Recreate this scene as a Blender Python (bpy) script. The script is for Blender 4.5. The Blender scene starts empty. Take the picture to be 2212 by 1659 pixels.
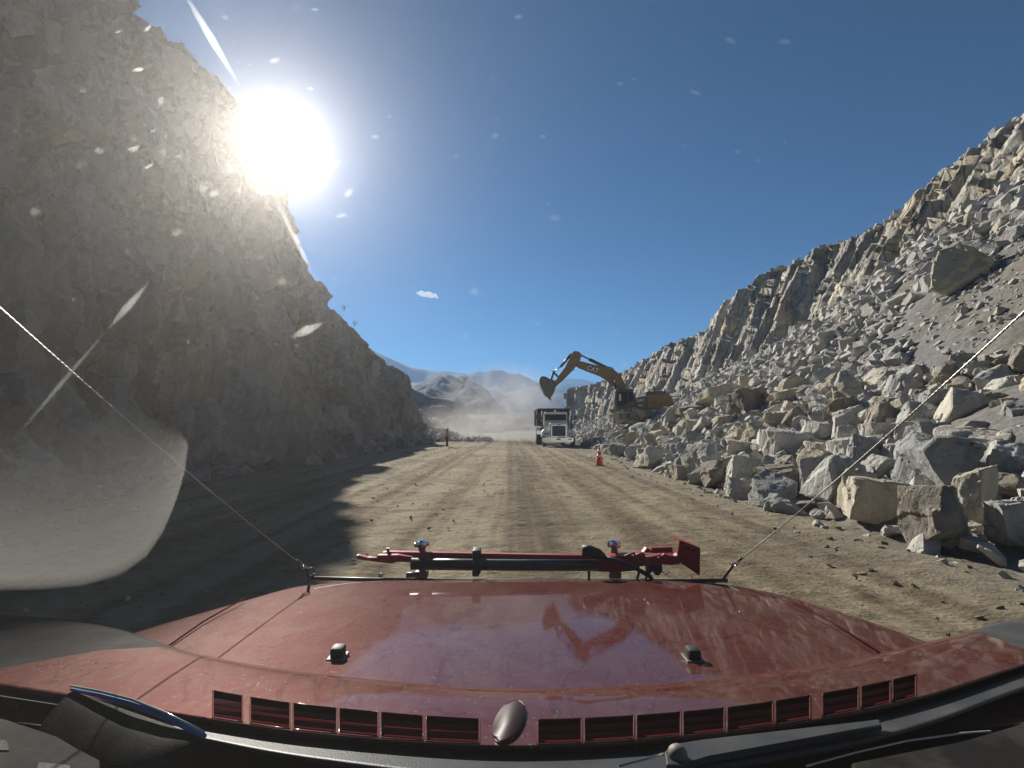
import bpy, bmesh, math, random
import numpy as np
from mathutils import Vector, Matrix, noise as mnoise

R = math.radians
rng = random.Random(11)
S = bpy.context.scene
COL = S.collection

# ------------------------------------------------------------------ camera
CAM_Z = 1.6
PITCH = math.atan((428 - 384) / 512)
cd = bpy.data.cameras.new('camera'); cam = bpy.data.objects.new('camera', cd); COL.objects.link(cam)
cd.sensor_width = 36; cd.lens = 18; cd.clip_start = 0.05; cd.clip_end = 20000
cam.location = (0, 0, CAM_Z); cam.rotation_euler = (math.pi / 2 + PITCH, 0, 0)
S.camera = cam
K = 1024 / 2212

def ray(px, py):
    """direction (with y = 1) through a point of the photograph, measured on its 2212 x 1659 view"""
    cx, cy = (px * K - 512) / 512, (384 - py * K) / 512
    y = math.cos(PITCH) - cy * math.sin(PITCH); z = math.sin(PITCH) + cy * math.cos(PITCH)
    return Vector((cx / y, 1, z / y))
def at(px, py, d): return Vector((0, 0, CAM_Z)) + ray(px, py) * d
def on_ground(px, py, z=0.0):
    r = ray(px, py); return Vector((0, 0, CAM_Z)) + r * ((z - CAM_Z) / r.z)

# ------------------------------------------------------------------ light, sky, exposure
SUN = ray(606, 318).normalized()
EL, AZ = math.asin(SUN.z), math.atan2(SUN.x, SUN.y)
W = bpy.data.worlds.new('World'); S.world = W; W.use_nodes = True
wn = W.node_tree; wn.nodes.clear()
sky = wn.nodes.new('ShaderNodeTexSky'); sky.sky_type = 'NISHITA'; sky.sun_disc = False
sky.sun_elevation = EL; sky.sun_rotation = AZ; sky.altitude = 2200; sky.air_density = 1.0; sky.dust_density = 0.25; sky.ozone_density = 4.0
bg = wn.nodes.new('ShaderNodeBackground'); bg.inputs['Strength'].default_value = 0.37
wo = wn.nodes.new('ShaderNodeOutputWorld')
mu = wn.nodes.new('ShaderNodeVectorMath'); mu.operation = 'SCALE'; mu.inputs['Scale'].default_value = 0.095      # clear dry mountain air: darker and bluer overhead
ga = wn.nodes.new('ShaderNodeGamma'); ga.inputs['Gamma'].default_value = 1.42
hs = wn.nodes.new('ShaderNodeHueSaturation'); hs.inputs['Saturation'].default_value = 1.6; hs.inputs['Hue'].default_value = 0.49
wn.links.new(sky.outputs[0], mu.inputs[0]); wn.links.new(mu.outputs[0], ga.inputs[0]); wn.links.new(ga.outputs[0], hs.inputs['Color']); wn.links.new(hs.outputs[0], bg.inputs[0]); wn.links.new(bg.outputs[0], wo.inputs[0])
sl = bpy.data.lights.new('sun', 'SUN'); sl.energy = 5.0; sl.angle = R(0.55); sl.color = (1, 0.94, 0.85)
so = bpy.data.objects.new('sun', sl); COL.objects.link(so)
so.rotation_euler = SUN.to_track_quat('Z', 'Y').to_euler()
S.view_settings.view_transform = 'Standard'; S.view_settings.look = 'None'; S.view_settings.gamma = 1; S.view_settings.exposure = 0.85
c = S.cycles
c.use_denoising = True
c.max_bounces = 6; c.diffuse_bounces = 2; c.glossy_bounces = 3; c.transmission_bounces = 4; c.volume_bounces = 0; c.transparent_max_bounces = 8
c.sample_clamp_indirect = 4; c.caustics_reflective = False; c.caustics_refractive = False

# ------------------------------------------------------------------ small helpers
def tag(o, label=None, cat=None, group=None, kind=None):
    for k, v in (('label', label), ('category', cat), ('group', group), ('kind', kind)):
        if v: o[k] = v
    return o
def empty(name, loc=(0, 0, 0), label=None, cat=None, group=None):
    o = bpy.data.objects.new(name, None); COL.objects.link(o); o.location = loc; o.empty_display_size = 0.2
    return tag(o, label, cat, group)
def mesh_obj(name, me, m, parent=None, smooth=False):
    o = bpy.data.objects.new(name, me); COL.objects.link(o)
    if m is not None and not me.materials: me.materials.append(m)
    if smooth: me.polygons.foreach_set('use_smooth', [True] * len(me.polygons))
    if parent is not None:
        o.parent = parent
        rt = parent
        base = Vector((0, 0, 0))
        while rt is not None: base += rt.location; rt = rt.parent
        o.location = -base if parent else o.location       # geometry is built in world coordinates
    return o

class MB:
    """collects shapes in world coordinates into one mesh"""
    def __init__(s): s.bm = bmesh.new()
    def hexa(s, pts):
        v = [s.bm.verts.new(p) for p in pts]
        for f in ((3, 2, 1, 0), (4, 5, 6, 7), (0, 1, 5, 4), (1, 2, 6, 5), (2, 3, 7, 6), (3, 0, 4, 7)): s.bm.faces.new([v[i] for i in f])
        return s
    def box(s, cx, cy, cz, sx, sy, sz, rot=None, bev=0.0):
        M = Matrix.Translation((cx, cy, cz)) @ (rot.to_4x4() if rot else Matrix())
        r = bmesh.ops.create_cube(s.bm, size=1, matrix=M @ Matrix.Diagonal((sx, sy, sz, 1)))
        if bev:
            es = list({e for v in r['verts'] for e in v.link_edges})
            bmesh.ops.bevel(s.bm, geom=es, offset=bev, segments=2, profile=0.5, affect='EDGES')
        return s
    def cyl(s, p0, p1, r0, r1=None, seg=14, cap=True):
        p0, p1 = Vector(p0), Vector(p1); r1 = r0 if r1 is None else r1
        q = (p1 - p0).to_track_quat('Z', 'Y').to_matrix(); A, B = [], []
        for i in range(seg):
            a = 2 * math.pi * i / seg; u = q @ Vector((math.cos(a), math.sin(a), 0))
            A.append(s.bm.verts.new(p0 + u * r0)); B.append(s.bm.verts.new(p1 + u * r1))
        for i in range(seg): s.bm.faces.new((A[i], A[(i + 1) % seg], B[(i + 1) % seg], B[i]))
        if cap: s.bm.faces.new(A[::-1]); s.bm.faces.new(B)
        return s
    def tube(s, pts, r, seg=8, closed=False):
        pts = [Vector(p) for p in pts]; n = len(pts); rings = []
        rr = r if isinstance(r, (list, tuple)) else [r] * n
        up = None
        for i, p in enumerate(pts):
            t = (pts[(i + 1) % n] - pts[i - 1]) if closed else (pts[min(i + 1, n - 1)] - pts[max(i - 1, 0)])
            t.normalize()
            if up is None: up = t.orthogonal().normalized()
            up = (up - t * up.dot(t)).normalized(); w = t.cross(up)
            rings.append([s.bm.verts.new(p + (up * math.cos(2 * math.pi * k / seg) + w * math.sin(2 * math.pi * k / seg)) * rr[i]) for k in range(seg)])
        for i in range(n if closed else n - 1):
            a, b = rings[i], rings[(i + 1) % n]
            for k in range(seg): s.bm.faces.new((a[k], a[(k + 1) % seg], b[(k + 1) % seg], b[k]))
        if not closed: s.bm.faces.new(rings[0][::-1]); s.bm.faces.new(rings[-1])
        return s
    def plate(s, poly, ext, bev=0.0):
        """closed polygon of world points pushed along the vector ext"""
        ext = Vector(ext); A = [s.bm.verts.new(p) for p in poly]; B = [s.bm.verts.new(Vector(p) + ext) for p in poly]; n = len(A)
        fs = [s.bm.faces.new(A[::-1]), s.bm.faces.new(B)]
        for i in range(n): fs.append(s.bm.faces.new((A[i], A[(i + 1) % n], B[(i + 1) % n], B[i])))
        if bev:
            es = list({e for f in fs[:2] for e in f.edges})
            bmesh.ops.bevel(s.bm, geom=es, offset=bev, segments=2, profile=0.5, affect='EDGES')
        return s
    def lathe(s, base, axis, prof, seg=20):
        """profile of (radius, height) turned about axis"""
        base = Vector(base); q = Vector(axis).to_track_quat('Z', 'Y').to_matrix(); rings = []
        for r, h in prof:
            rings.append([s.bm.verts.new(base + q @ Vector((r * math.cos(2 * math.pi * k / seg), r * math.sin(2 * math.pi * k / seg), h))) for k in range(seg)])
        for a, b in zip(rings, rings[1:]):
            for k in range(seg): s.bm.faces.new((a[k], a[(k + 1) % seg], b[(k + 1) % seg], b[k]))
        s.bm.faces.new(rings[0][::-1]); s.bm.faces.new(rings[-1])
        return s
    def grid(s, rows, thick=None):
        V = [[s.bm.verts.new(p) for p in row] for row in rows]
        for a, b in zip(V, V[1:]):
            for i in range(len(a) - 1): s.bm.faces.new((a[i], a[i + 1], b[i + 1], b[i]))
        if thick:
            t = Vector(thick); U = [[s.bm.verts.new(Vector(p) + t) for p in row] for row in rows]
            for a, b in zip(U, U[1:]):
                for i in range(len(a) - 1): s.bm.faces.new((a[i], b[i], b[i + 1], a[i + 1]))
            m, n = len(V), len(V[0])
            for i in range(n - 1):
                s.bm.faces.new((V[0][i], U[0][i], U[0][i + 1], V[0][i + 1])); s.bm.faces.new((V[-1][i], V[-1][i + 1], U[-1][i + 1], U[-1][i]))
            for j in range(m - 1):
                s.bm.faces.new((V[j][0], V[j + 1][0], U[j + 1][0], U[j][0])); s.bm.faces.new((V[j][-1], U[j][-1], U[j + 1][-1], V[j + 1][-1]))
        return s
    def build(s, name, m, parent=None, smooth=False, auto=None):
        bmesh.ops.recalc_face_normals(s.bm, faces=s.bm.faces)
        if auto is not None:
            for e in s.bm.edges:
                if len(e.link_faces) == 2 and e.calc_face_angle(0) > R(auto): e.smooth = False
            smooth = True
        me = bpy.data.meshes.new(name); s.bm.to_mesh(me); s.bm.free()
        return mesh_obj(name, me, m, parent, smooth)

def copy_tree(o, parent=None):
    n = o.copy(); COL.objects.link(n)
    if parent is not None: n.parent = parent
    for ch in o.children: copy_tree(ch, n)
    return n

# ------------------------------------------------------------------ numpy noise
def _hash(ix, iy, iz, seed):
    h = (ix.astype(np.int64) * 374761393 + iy.astype(np.int64) * 668265263 + iz.astype(np.int64) * 2147483647 + seed * 974711) & 0xffffffff
    h = ((h ^ (h >> 13)) * 1274126177) & 0xffffffff
    h = ((h ^ (h >> 16)) * 2246822519) & 0xffffffff
    return ((h ^ (h >> 15)) & 0xffffff) / float(0x1000000)
def vnoise(p, seed=0):
    i = np.floor(p); f = p - i; f = f * f * (3 - 2 * f); out = 0
    for a in (0, 1):
        for b in (0, 1):
            for d in (0, 1):
                w = (f[:, 0] if a else 1 - f[:, 0]) * (f[:, 1] if b else 1 - f[:, 1]) * (f[:, 2] if d else 1 - f[:, 2])
                out = out + w * _hash(i[:, 0] + a, i[:, 1] + b, i[:, 2] + d, seed)
    return out * 2 - 1
def fbm(p, seed=0, o=4):
    s, a = 0, 0.5
    for k in range(o): s = s + a * vnoise(p * 2 ** k + 17.3 * k, seed + k); a *= 0.5
    return s
def facet(p, seed=0, tilt=0.9):
    """cell noise: every cell is a block with its own height and its own tilted face"""
    i = np.floor(p); best = np.full(len(p), 1e9); val = np.zeros(len(p))
    for a in (-1, 0, 1):
        for b in (-1, 0, 1):
            for d in (-1, 0, 1):
                x, y, z = i[:, 0] + a, i[:, 1] + b, i[:, 2] + d
                q = np.stack([x + _hash(x, y, z, seed), y + _hash(x, y, z, seed + 1), z + _hash(x, y, z, seed + 2)], 1)
                D = p - q; r = (D ** 2).sum(1)
                v = _hash(x, y, z, seed + 3) - 0.5 + tilt * sum((_hash(x, y, z, seed + 4 + k) - 0.5) * D[:, k] for k in range(3))
                m = r < best; best = np.where(m, r, best); val = np.where(m, v, val)
    return val

# ------------------------------------------------------------------ materials
class NT:
    def __init__(s, name):
        s.m = bpy.data.materials.new(name); s.m.use_nodes = True; s.t = s.m.node_tree; s.t.nodes.clear()
        s.out = s.n('ShaderNodeOutputMaterial')
    def n(s, typ, ins=None, **kw):
        x = s.t.nodes.new(typ)
        for k, v in kw.items(): setattr(x, k, v)
        for k, v in (ins or {}).items():
            if hasattr(v, 'is_linked') and hasattr(v, 'links'): s.t.links.new(v, x.inputs[k])
            else: x.inputs[k].default_value = v
        return x
    def coord(s, which='Object'): return s.n('ShaderNodeTexCoord').outputs[which]
    def map(s, vec, sc=(1, 1, 1), rot=(0, 0, 0), loc=(0, 0, 0)): return s.n('ShaderNodeMapping', {'Vector': vec, 'Scale': sc, 'Rotation': rot, 'Location': loc}).outputs[0]
    def noise(s, vec, scale, detail=6, rough=0.6, dist=0.0): return s.n('ShaderNodeTexNoise', {'Vector': vec, 'Scale': scale, 'Detail': detail, 'Roughness': rough, 'Distortion': dist}).outputs['Fac']
    def voro(s, vec, scale, feature='F1', out='Distance', rnd=1.0): return s.n('ShaderNodeTexVoronoi', {'Vector': vec, 'Scale': scale, 'Randomness': rnd}, feature=feature).outputs[out]
    def ramp(s, fac, stops):
        r = s.n('ShaderNodeValToRGB', {'Fac': fac}); e = r.color_ramp.elements
        while len(e) < len(stops): e.new(0.5)
        for x, (p, col) in zip(e, stops): x.position = p; x.color = (*col, 1) if len(col) == 3 else col
        return r.outputs[0]
    def mix(s, fac, a, b, mode='MIX'):
        x = s.n('ShaderNodeMix', data_type='RGBA', blend_type=mode)
        for k, v in ((0, fac), (6, a), (7, b)):
            if hasattr(v, 'links'): s.t.links.new(v, x.inputs[k])
            else: x.inputs[k].default_value = v if k == 0 or len(v) == 4 else (*v, 1)
        return x.outputs[2]
    def math(s, op, a, b=0.0, clamp=False):
        x = s.n('ShaderNodeMath', operation=op, use_clamp=clamp)
        for k, v in ((0, a), (1, b)):
            if hasattr(v, 'links'): s.t.links.new(v, x.inputs[k])
            else: x.inputs[k].default_value = v
        return x.outputs[0]
    def bump(s, h, strength=0.5, dist=0.05, normal=None):
        x = s.n('ShaderNodeBump', {'Height': h, 'Strength': strength, 'Distance': dist})
        if normal is not None: s.t.links.new(normal, x.inputs['Normal'])
        return x.outputs[0]
    def bsdf(s, **kw):
        ins = {k.replace('_', ' '): v for k, v in kw.items()}
        for k in ('Base Color', 'Coat Tint'):
            if k in ins and isinstance(ins[k], tuple) and len(ins[k]) == 3: ins[k] = (*ins[k], 1)
        p = s.n('ShaderNodeBsdfPrincipled', ins); s.t.links.new(p.outputs[0], s.out.inputs['Surface']); return s.m

def paint(name, col, rough=0.45, metal=0.0, dust=0.25, dustcol=(0.28, 0.24, 0.19), coat=0.0, scale=3.0):
    t = NT(name); co = t.coord()
    f = t.ramp(t.noise(co, scale, 8, 0.65), [(0.42, (0, 0, 0)), (0.72, (1, 1, 1))])
    f2 = t.noise(co, scale * 14, 4)
    w = t.math('MULTIPLY', f, dust * 1.6, True)
    c1 = t.mix(t.math('MULTIPLY', f2, 0.25), col, tuple(x * 0.6 for x in col))
    cc = t.mix(w, c1, dustcol)
    return t.bsdf(Base_Color=cc, Roughness=t.math('ADD', t.math('MULTIPLY', w, 0.5), rough, True), Metallic=metal, Coat_Weight=coat, Coat_Roughness=0.08,
                  Normal=t.bump(f2, 0.06, 0.01))
def rock_mat(name, cols, scale=0.6, stretch=(1, 1, 0.3), bump=0.7, bscale=1.0, tint=0.0, cells=0.0):
    t = NT(name); co = t.coord(); st = t.map(co, stretch)
    big = t.noise(st, scale, 8, 0.62, 0.6); fine = t.noise(co, scale * 9 * bscale, 8, 0.7); cr = t.voro(st, scale * 3.0 * bscale, 'DISTANCE_TO_EDGE')
    fac = t.math('ADD', t.math('MULTIPLY', big, 0.65), t.math('MULTIPLY', fine, 0.35))
    n = len(cols); cc = t.ramp(fac, [(0.34 + 0.34 * i / (n - 1), x) for i, x in enumerate(cols)])
    if cells:
        w_ = t.n('ShaderNodeVectorMath', {0: st, 1: t.n('ShaderNodeTexNoise', {'Vector': co, 'Scale': 0.9, 'Detail': 4}).outputs['Color']}, operation='ADD').outputs[0]
        va = t.n('ShaderNodeSeparateColor', {0: t.n('ShaderNodeTexVoronoi', {'Vector': w_, 'Scale': scale * 1.6}).outputs['Color']}).outputs
        vb = t.n('ShaderNodeSeparateColor', {0: t.n('ShaderNodeTexVoronoi', {'Vector': w_, 'Scale': scale * 5}).outputs['Color']}).outputs
        cc = t.mix(cells, cc, t.ramp(va[0], [(0, (0.4, .38, .37)), (.35, (.8, .8, .8)), (.7, (1.05, 1.04, 1.02)), (.9, (1.3, 1.28, 1.22)), (1, (1.15, .95, .65))]), 'MULTIPLY')
        cc = t.mix(cells * .7, cc, t.ramp(vb[1], [(0, (0.55, .54, .53)), (.6, (1, 1, 1)), (1, (1.3, 1.27, 1.2))]), 'MULTIPLY')
    if tint:
        sp = t.noise(co, scale * 34, 4, 0.7); cc = t.mix(0.8, cc, t.ramp(sp, [(.36, (.62, .62, .62)), (.5, (.98, .98, .97)), (.64, (1.22, 1.22, 1.2))]), 'MULTIPLY')
        fine = t.math('ADD', fine, t.math('MULTIPLY', sp, .35))
        rnd = t.n('ShaderNodeObjectInfo').outputs['Random']
        cc = t.mix(tint, cc, t.ramp(rnd, [(0.0, (0.55, 0.57, 0.6)), (0.45, (0.9, 0.9, 0.88)), (0.75, (1.15, 1.12, 1.03)), (1.0, (1.0, 0.87, 0.66))]), 'MULTIPLY')
    h = t.math('ADD', t.math('MULTIPLY', fine, 0.5), t.math('ADD', t.math('MULTIPLY', t.math('MINIMUM', cr, 0.12), 0.7 if tint else 2.2), big))
    return t.bsdf(Base_Color=cc, Roughness=0.92, Specular_IOR_Level=0.25, Normal=t.bump(h, bump, 0.25 / (scale * bscale)))

M = {}
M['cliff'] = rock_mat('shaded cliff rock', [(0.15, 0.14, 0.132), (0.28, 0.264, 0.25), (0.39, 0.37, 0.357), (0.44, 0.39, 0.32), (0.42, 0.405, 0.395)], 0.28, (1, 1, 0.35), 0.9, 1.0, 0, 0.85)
M['face'] = rock_mat('quarry face rock', [(0.24, 0.21, 0.18), (0.4, 0.36, 0.31), (0.52, 0.49, 0.43), (0.6, 0.56, 0.45), (0.5, 0.46, 0.39)], 0.35, (1, 1, 0.25), 0.9, 1.0, 0, 0.6)
M['rock'] = rock_mat('broken limestone', [(0.36, 0.35, 0.33), (0.5, 0.49, 0.47), (0.6, 0.59, 0.56), (0.66, 0.64, 0.58)], 1.6, (1, 1, 0.6), 0.6, 1.0, 0.9)
M['rubble'] = rock_mat('rubble stone', [(0.28, 0.26, 0.24), (0.4, 0.385, 0.35), (0.48, 0.46, 0.42), (0.54, 0.5, 0.4)], 0.9, (1, 1, 1), 0.4, 2.0)
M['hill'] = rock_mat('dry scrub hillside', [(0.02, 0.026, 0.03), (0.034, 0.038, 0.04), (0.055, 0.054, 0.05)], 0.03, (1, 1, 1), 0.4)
M['scrub'] = rock_mat('brown scrub slope', [(0.06, 0.05, 0.045), (0.11, 0.09, 0.07), (0.17, 0.14, 0.11)], 0.3, (1, 1, 1), 0.6)

def simple(name, col, rough=0.5, metal=0.0, **kw):
    t = NT(name); n = t.noise(t.coord(), 25, 4)
    cc = t.mix(t.math('MULTIPLY', n, 0.35), col, tuple(x * 0.65 for x in col))
    return t.bsdf(Base_Color=cc, Roughness=rough, Metallic=metal, **kw)
# ------------------------------------------------------------------ the ground
def interp(x, xs, ys): return np.interp(x, xs, ys)
def grid_mesh(P):
    """P: rows x cols x 3 array -> mesh"""
    m, n = P.shape[:2]; me = bpy.data.meshes.new('grid')
    idx = np.arange(m * n).reshape(m, n)
    q = np.stack([idx[:-1, :-1], idx[:-1, 1:], idx[1:, 1:], idx[1:, :-1]], -1).reshape(-1, 4)
    me.vertices.add(m * n); me.vertices.foreach_set('co', P.reshape(-1).astype(np.float32))
    me.loops.add(q.size); me.loops.foreach_set('vertex_index', q.reshape(-1).astype(np.int32))
    me.polygons.add(len(q)); me.polygons.foreach_set('loop_start', np.arange(0, q.size, 4).astype(np.int32))
    me.update(calc_edges=True); me.validate(); return me

def ground_mat():
    t = NT('graded dirt'); co = t.coord()
    big = t.noise(co, 0.16, 5, 0.6); med = t.noise(t.map(co, (1, 0.35, 1)), 1.3, 6, 0.65); fine = t.noise(co, 9, 8, 0.75)
    lanes = t.noise(t.map(co, (1.15, 0.012, 0)), 1.0, 4, 0.6, 0.15)          # wheel lanes run along the road
    cross = t.noise(t.map(co, (1.1, 2.8, 1)), 2.2, 6, 0.7)                   # pad marks lie across them
    fac = t.math('ADD', t.math('MULTIPLY', t.math('SUBTRACT', lanes, .16), 0.85), t.math('ADD', t.math('MULTIPLY', med, 0.3), t.math('MULTIPLY', cross, 0.28)))
    cc = t.ramp(fac, [(0.44, (0.095, 0.07, 0.038)), (0.51, (0.18, 0.14, 0.082)), (0.57, (0.27, 0.218, 0.135)), (0.64, (0.38, 0.32, 0.21))])
    cc = t.mix(t.math('MULTIPLY', t.ramp(big, [(0.45, (0, 0, 0)), (0.62, (1, 1, 1))]), 0.6), cc, t.ramp(fine, [(0.3, (0.1, 0.085, 0.055)), (0.7, (0.2, 0.17, 0.12))]))
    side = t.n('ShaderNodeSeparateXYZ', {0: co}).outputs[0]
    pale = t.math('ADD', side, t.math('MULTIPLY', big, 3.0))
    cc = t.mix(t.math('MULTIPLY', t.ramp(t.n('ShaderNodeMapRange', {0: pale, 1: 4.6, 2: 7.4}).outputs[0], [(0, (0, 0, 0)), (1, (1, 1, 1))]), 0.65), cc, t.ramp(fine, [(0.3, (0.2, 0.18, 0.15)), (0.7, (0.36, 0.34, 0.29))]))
    cc = t.mix(t.math('MULTIPLY', fine, 0.55), cc, t.mix(1.0, cc, (0.45, 0.44, 0.42), 'MULTIPLY'))
    peb = t.voro(co, 16.0)
    h = t.math('ADD', t.math('MULTIPLY', fine, 0.9), t.math('ADD', t.math('MULTIPLY', cross, 0.9), t.math('MULTIPLY', t.math('SUBTRACT', 0.45, peb, True), 0.5)))
    return t.bsdf(Base_Color=cc, Roughness=0.95, Specular_IOR_Level=0.15, Normal=t.bump(h, 0.85, 0.07))
ys = np.concatenate([[-3000, -600, -120, -30, -8], np.arange(-2, 30, 0.07), np.arange(30, 75, 0.3), np.arange(75, 150, 2.5), [180, 240, 400, 800, 1500, 3000, 6000]])
xs = np.concatenate([[-6000, -2000, -500, -120, -40, -22], np.arange(-13, 12, 0.09), [14, 22, 40, 120, 500, 2000, 6000]])
X, Y = np.meshgrid(xs, ys)
p = np.stack([X.ravel(), Y.ravel(), 0 * X.ravel()], 1)
near = np.clip((80 - p[:, 1]) / 30, 0, 1) * np.clip((p[:, 1] + 6) / 4, 0, 1) * np.clip((14 - np.abs(p[:, 0])) / 3, 0, 1)
Z = near * (0.05 * fbm(p * [0.5, 0.25, 1], 3, 4) + 0.022 * fbm(p * [3.2, 4.5, 1], 7, 3) + 0.045 * vnoise(p * [1.1, 0.06, 1], 9) + 0.05 * np.maximum(0, facet(p * [5, 5, 1], 4) - .12) + 0.02 * np.maximum(0, vnoise(p * [1.4, 6.0, 1], 13)) * np.clip(vnoise(p * [0.7, 0.1, 1], 15) + .3, 0, 1))
ground_h = lambda x, y: 0.0
o = mesh_obj('ground', grid_mesh(np.stack([X, Y, Z.reshape(X.shape)], -1)), ground_mat(), smooth=True); tag(o, kind='structure')

# ------------------------------------------------------------------ the shaded cliff on one side of the road
XB, LEAN = -10.9, 0.35
ridge = []
for px, py in [(270, 0), (330, 45), (400, 92), (470, 165), (492, 205), (560, 330), (606, 432), (650, 515), (668, 582), (722, 650), (752, 690), (782, 732), (822, 772), (850, 802), (866, 850)]:
    r = ray(px, py); d = (XB - LEAN * CAM_Z) / (r.x + LEAN * r.z); ridge.append((d, r.x * d, CAM_Z + r.z * d))
ridge = [(-14, -19.5, 23), (12, -20, 24.2)] + ridge
for px, py, d in [(880, 866, 78), (905, 886, 88), (950, 912, 100), (990, 934, 112), (1030, 944, 125)]:
    q = at(px, py, d); ridge.append((d, q.x, q.z))
ridge = np.array(ridge); ridge = ridge[np.argsort(ridge[:, 0])]
bx = lambda y: interp(y, [-14, 10, 40, 66, 72, 80, 90, 100, 125], [XB + .3, XB, XB, XB - .3, -12.3, -12.2, -11.2, -10.0, -7.0])
yy = np.concatenate([np.arange(-14, 8, 0.6), np.arange(8, 75, 0.17), np.arange(75, 125, 0.6)])
tt = np.linspace(0, 1, 120)
rx, rz = interp(yy, ridge[:, 0], ridge[:, 1]), interp(yy, ridge[:, 0], ridge[:, 2])
P = np.zeros((len(yy), 150, 3)); P[:, :, 1] = yy[:, None]
prof = 0.1 * np.sin(np.pi * tt)
for j in range(120):
    t_ = tt[j]; P[:, j, 0] = bx(yy) + (rx - bx(yy)) * (t_ + prof[j] * 0.4); P[:, j, 2] = rz * (t_ - 0.02 * (1 - t_))
for j in range(30):
    s = (j + 1) / 30; P[:, 120 + j, 0] = rx - 40 * s ** 1.5 - 0.4 * s; P[:, 120 + j, 2] = rz - 6 * s ** 1.2
p = P.reshape(-1, 3).copy(); tcol = np.tile(np.concatenate([tt, np.ones(30)]), len(yy))
q = p + np.stack([0.5 * fbm(p * 0.3, 71), 0.5 * fbm(p * 0.3, 72), 0.8 * fbm(p * 0.25, 73)], 1)
amp = 1.0
dis = 1.9 * facet(q * [0.22, 0.22, 0.1], 21, 1.5) + 1.25 * facet(q * [0.6, 0.6, 0.26], 22, 1.6) + 0.5 * facet(q * [1.6, 1.6, 0.75], 23, 1.5) + 0.1 * facet(q * [4, 4, 2.2], 24)
near = np.clip((ridge[-1, 0] + 5 - p[:, 1]) / 30, 0.15, 1); top = np.where(tcol >= 1, 0.25, 1 - 0.75 * np.clip((tcol - 0.85) / 0.15, 0, 1))
dis = dis * near * top
p[:, 0] += (dis - 0.34 * np.clip(tcol * 4, 0, 1)) * 0.95; p[:, 1] += 0.35 * fbm(q * 0.4, 33) * near; p[:, 2] += 0.3 * dis * np.where(tcol > 0.02, 1, 0) + np.where(tcol >= 1, 0.35 * fbm(p * 0.9, 41) , 0)
# fallen scree along the foot
foot = np.clip(1 - p[:, 2] / 1.6, 0, 1); p[:, 0] += foot ** 2 * (0.9 + 0.9 * fbm(p * [0.3, 0.3, 0], 44)); p[:, 2] += foot * 0.15 * fbm(p * 2.5, 45)
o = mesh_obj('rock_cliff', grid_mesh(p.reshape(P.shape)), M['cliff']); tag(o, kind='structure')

# ------------------------------------------------------------------ the sunlit cut on the other side: pile foot, talus, columnar face
def right_top(px, py, d): q = at(px, py, d); return q.x, q.z
T = [right_top(*a) for a in ((2212, 252, 25), (2060, 372, 32), (1960, 450, 36), (1870, 508, 42), (1780, 537, 47), (1660, 592, 54), (1565, 662, 62), (1528, 716, 66), (1440, 750, 76), (1360, 800, 88), (1290, 830, 102), (1228, 842, 112))]
ky = np.array([-14, 12, 25, 32, 36, 42, 47, 54, 62, 66, 76, 88, 102, 112, 120, 135])
x3 = np.array([T[0][0], T[0][0]] + [a[0] for a in T] + [18, 45]); z3 = np.array([T[0][1] + 1, T[0][1] + .5] + [a[1] for a in T] + [7, 5])
fb = [(0, 0)] * 0
x2 = x3 - np.array([3.6, 3.4, 3.0, 3.2, 3.4, 3.8, 4.4, 4.6, 4.4, 4.2, 4.2, 3.6, 1.6, 1.4, 1.2, 1]); 
z2 = np.array([13, 13, 13.0, 12.2, 11.4, 10.6, 9.2, 7.3, 5.2, 4.4, 3.6, 3.2, 2.0, 1.0, 0.5, 0.5])
x1 = np.array([11.6, 11.6, 11.8, 12, 12, 12, 12, 12, 12, 12, 11.6, 10.8, 10.4, 10.2, 14, 40]); z1 = np.array([2.9, 2.9, 2.9, 2.9, 2.8, 2.2, 2.1, 2.7, 2.7, 2.6, 2.0, 1.2, .8, .4, .2, .2])
xe = np.array([5.0, 5.0, 5.7, 5.8, 5.9, 6.3, 6.6, 7.0, 7.4, 7.6, 8, 8.6, 9, 9.6, 13, 38])
sm = lambda a, y: interp(y, ky, a)
yy = np.concatenate([np.arange(-14, 6, 0.8), np.arange(6, 62, 0.2), np.arange(62, 135, 0.4)])
def seg(n): return np.linspace(0, 1, n, endpoint=False)
def prof_pts(y):
    return [(sm(xe, y), -0.25 + 0 * y), (sm(x1, y), sm(z1, y)), (sm(x1, y) + 1.2, sm(z1, y) + .35), (sm(x2, y), sm(z2, y)), (sm(x3, y), sm(z3, y)), (sm(x3, y) + 4, sm(z3, y) - .2), (sm(x3, y) + 60, sm(z3, y) - 14)]
pts = prof_pts(yy); counts = [26, 6, 60, 62, 8, 6]; cols, zone = [], []
for k, n in enumerate(counts):
    for s in seg(n):
        cols.append((pts[k][0] + (pts[k + 1][0] - pts[k][0]) * s, pts[k][1] + (pts[k + 1][1] - pts[k][1]) * s)); zone.append(k + s)
P = np.zeros((len(yy), len(cols), 3)); P[:, :, 1] = yy[:, None]
for j, (a, b) in enumerate(cols): P[:, j, 0] = a; P[:, j, 2] = b
zone = np.tile(np.array(zone), len(yy)); p = P.reshape(-1, 3).copy()
face = np.clip((zone - 2.9) / 0.12, 0, 1) * np.clip((4.35 - zone) / 0.4, 0, 1)
q = p + np.stack([0.4 * fbm(p * 0.4, 81), 0.4 * fbm(p * 0.4, 82), 1.0 * fbm(p * 0.3, 83)], 1)
dis = 0.95 * facet(q * [0.05, 0.7, 0.07], 51, 1.2) + 0.85 * facet(q * [0.08, 1.7, 0.16], 52, 1.2) + 0.25 * facet(q * [0.3, 3.2, 0.4], 53, 1.2)
p[:, 0] -= dis * face; p[:, 2] += 0.2 * dis * face
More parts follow.
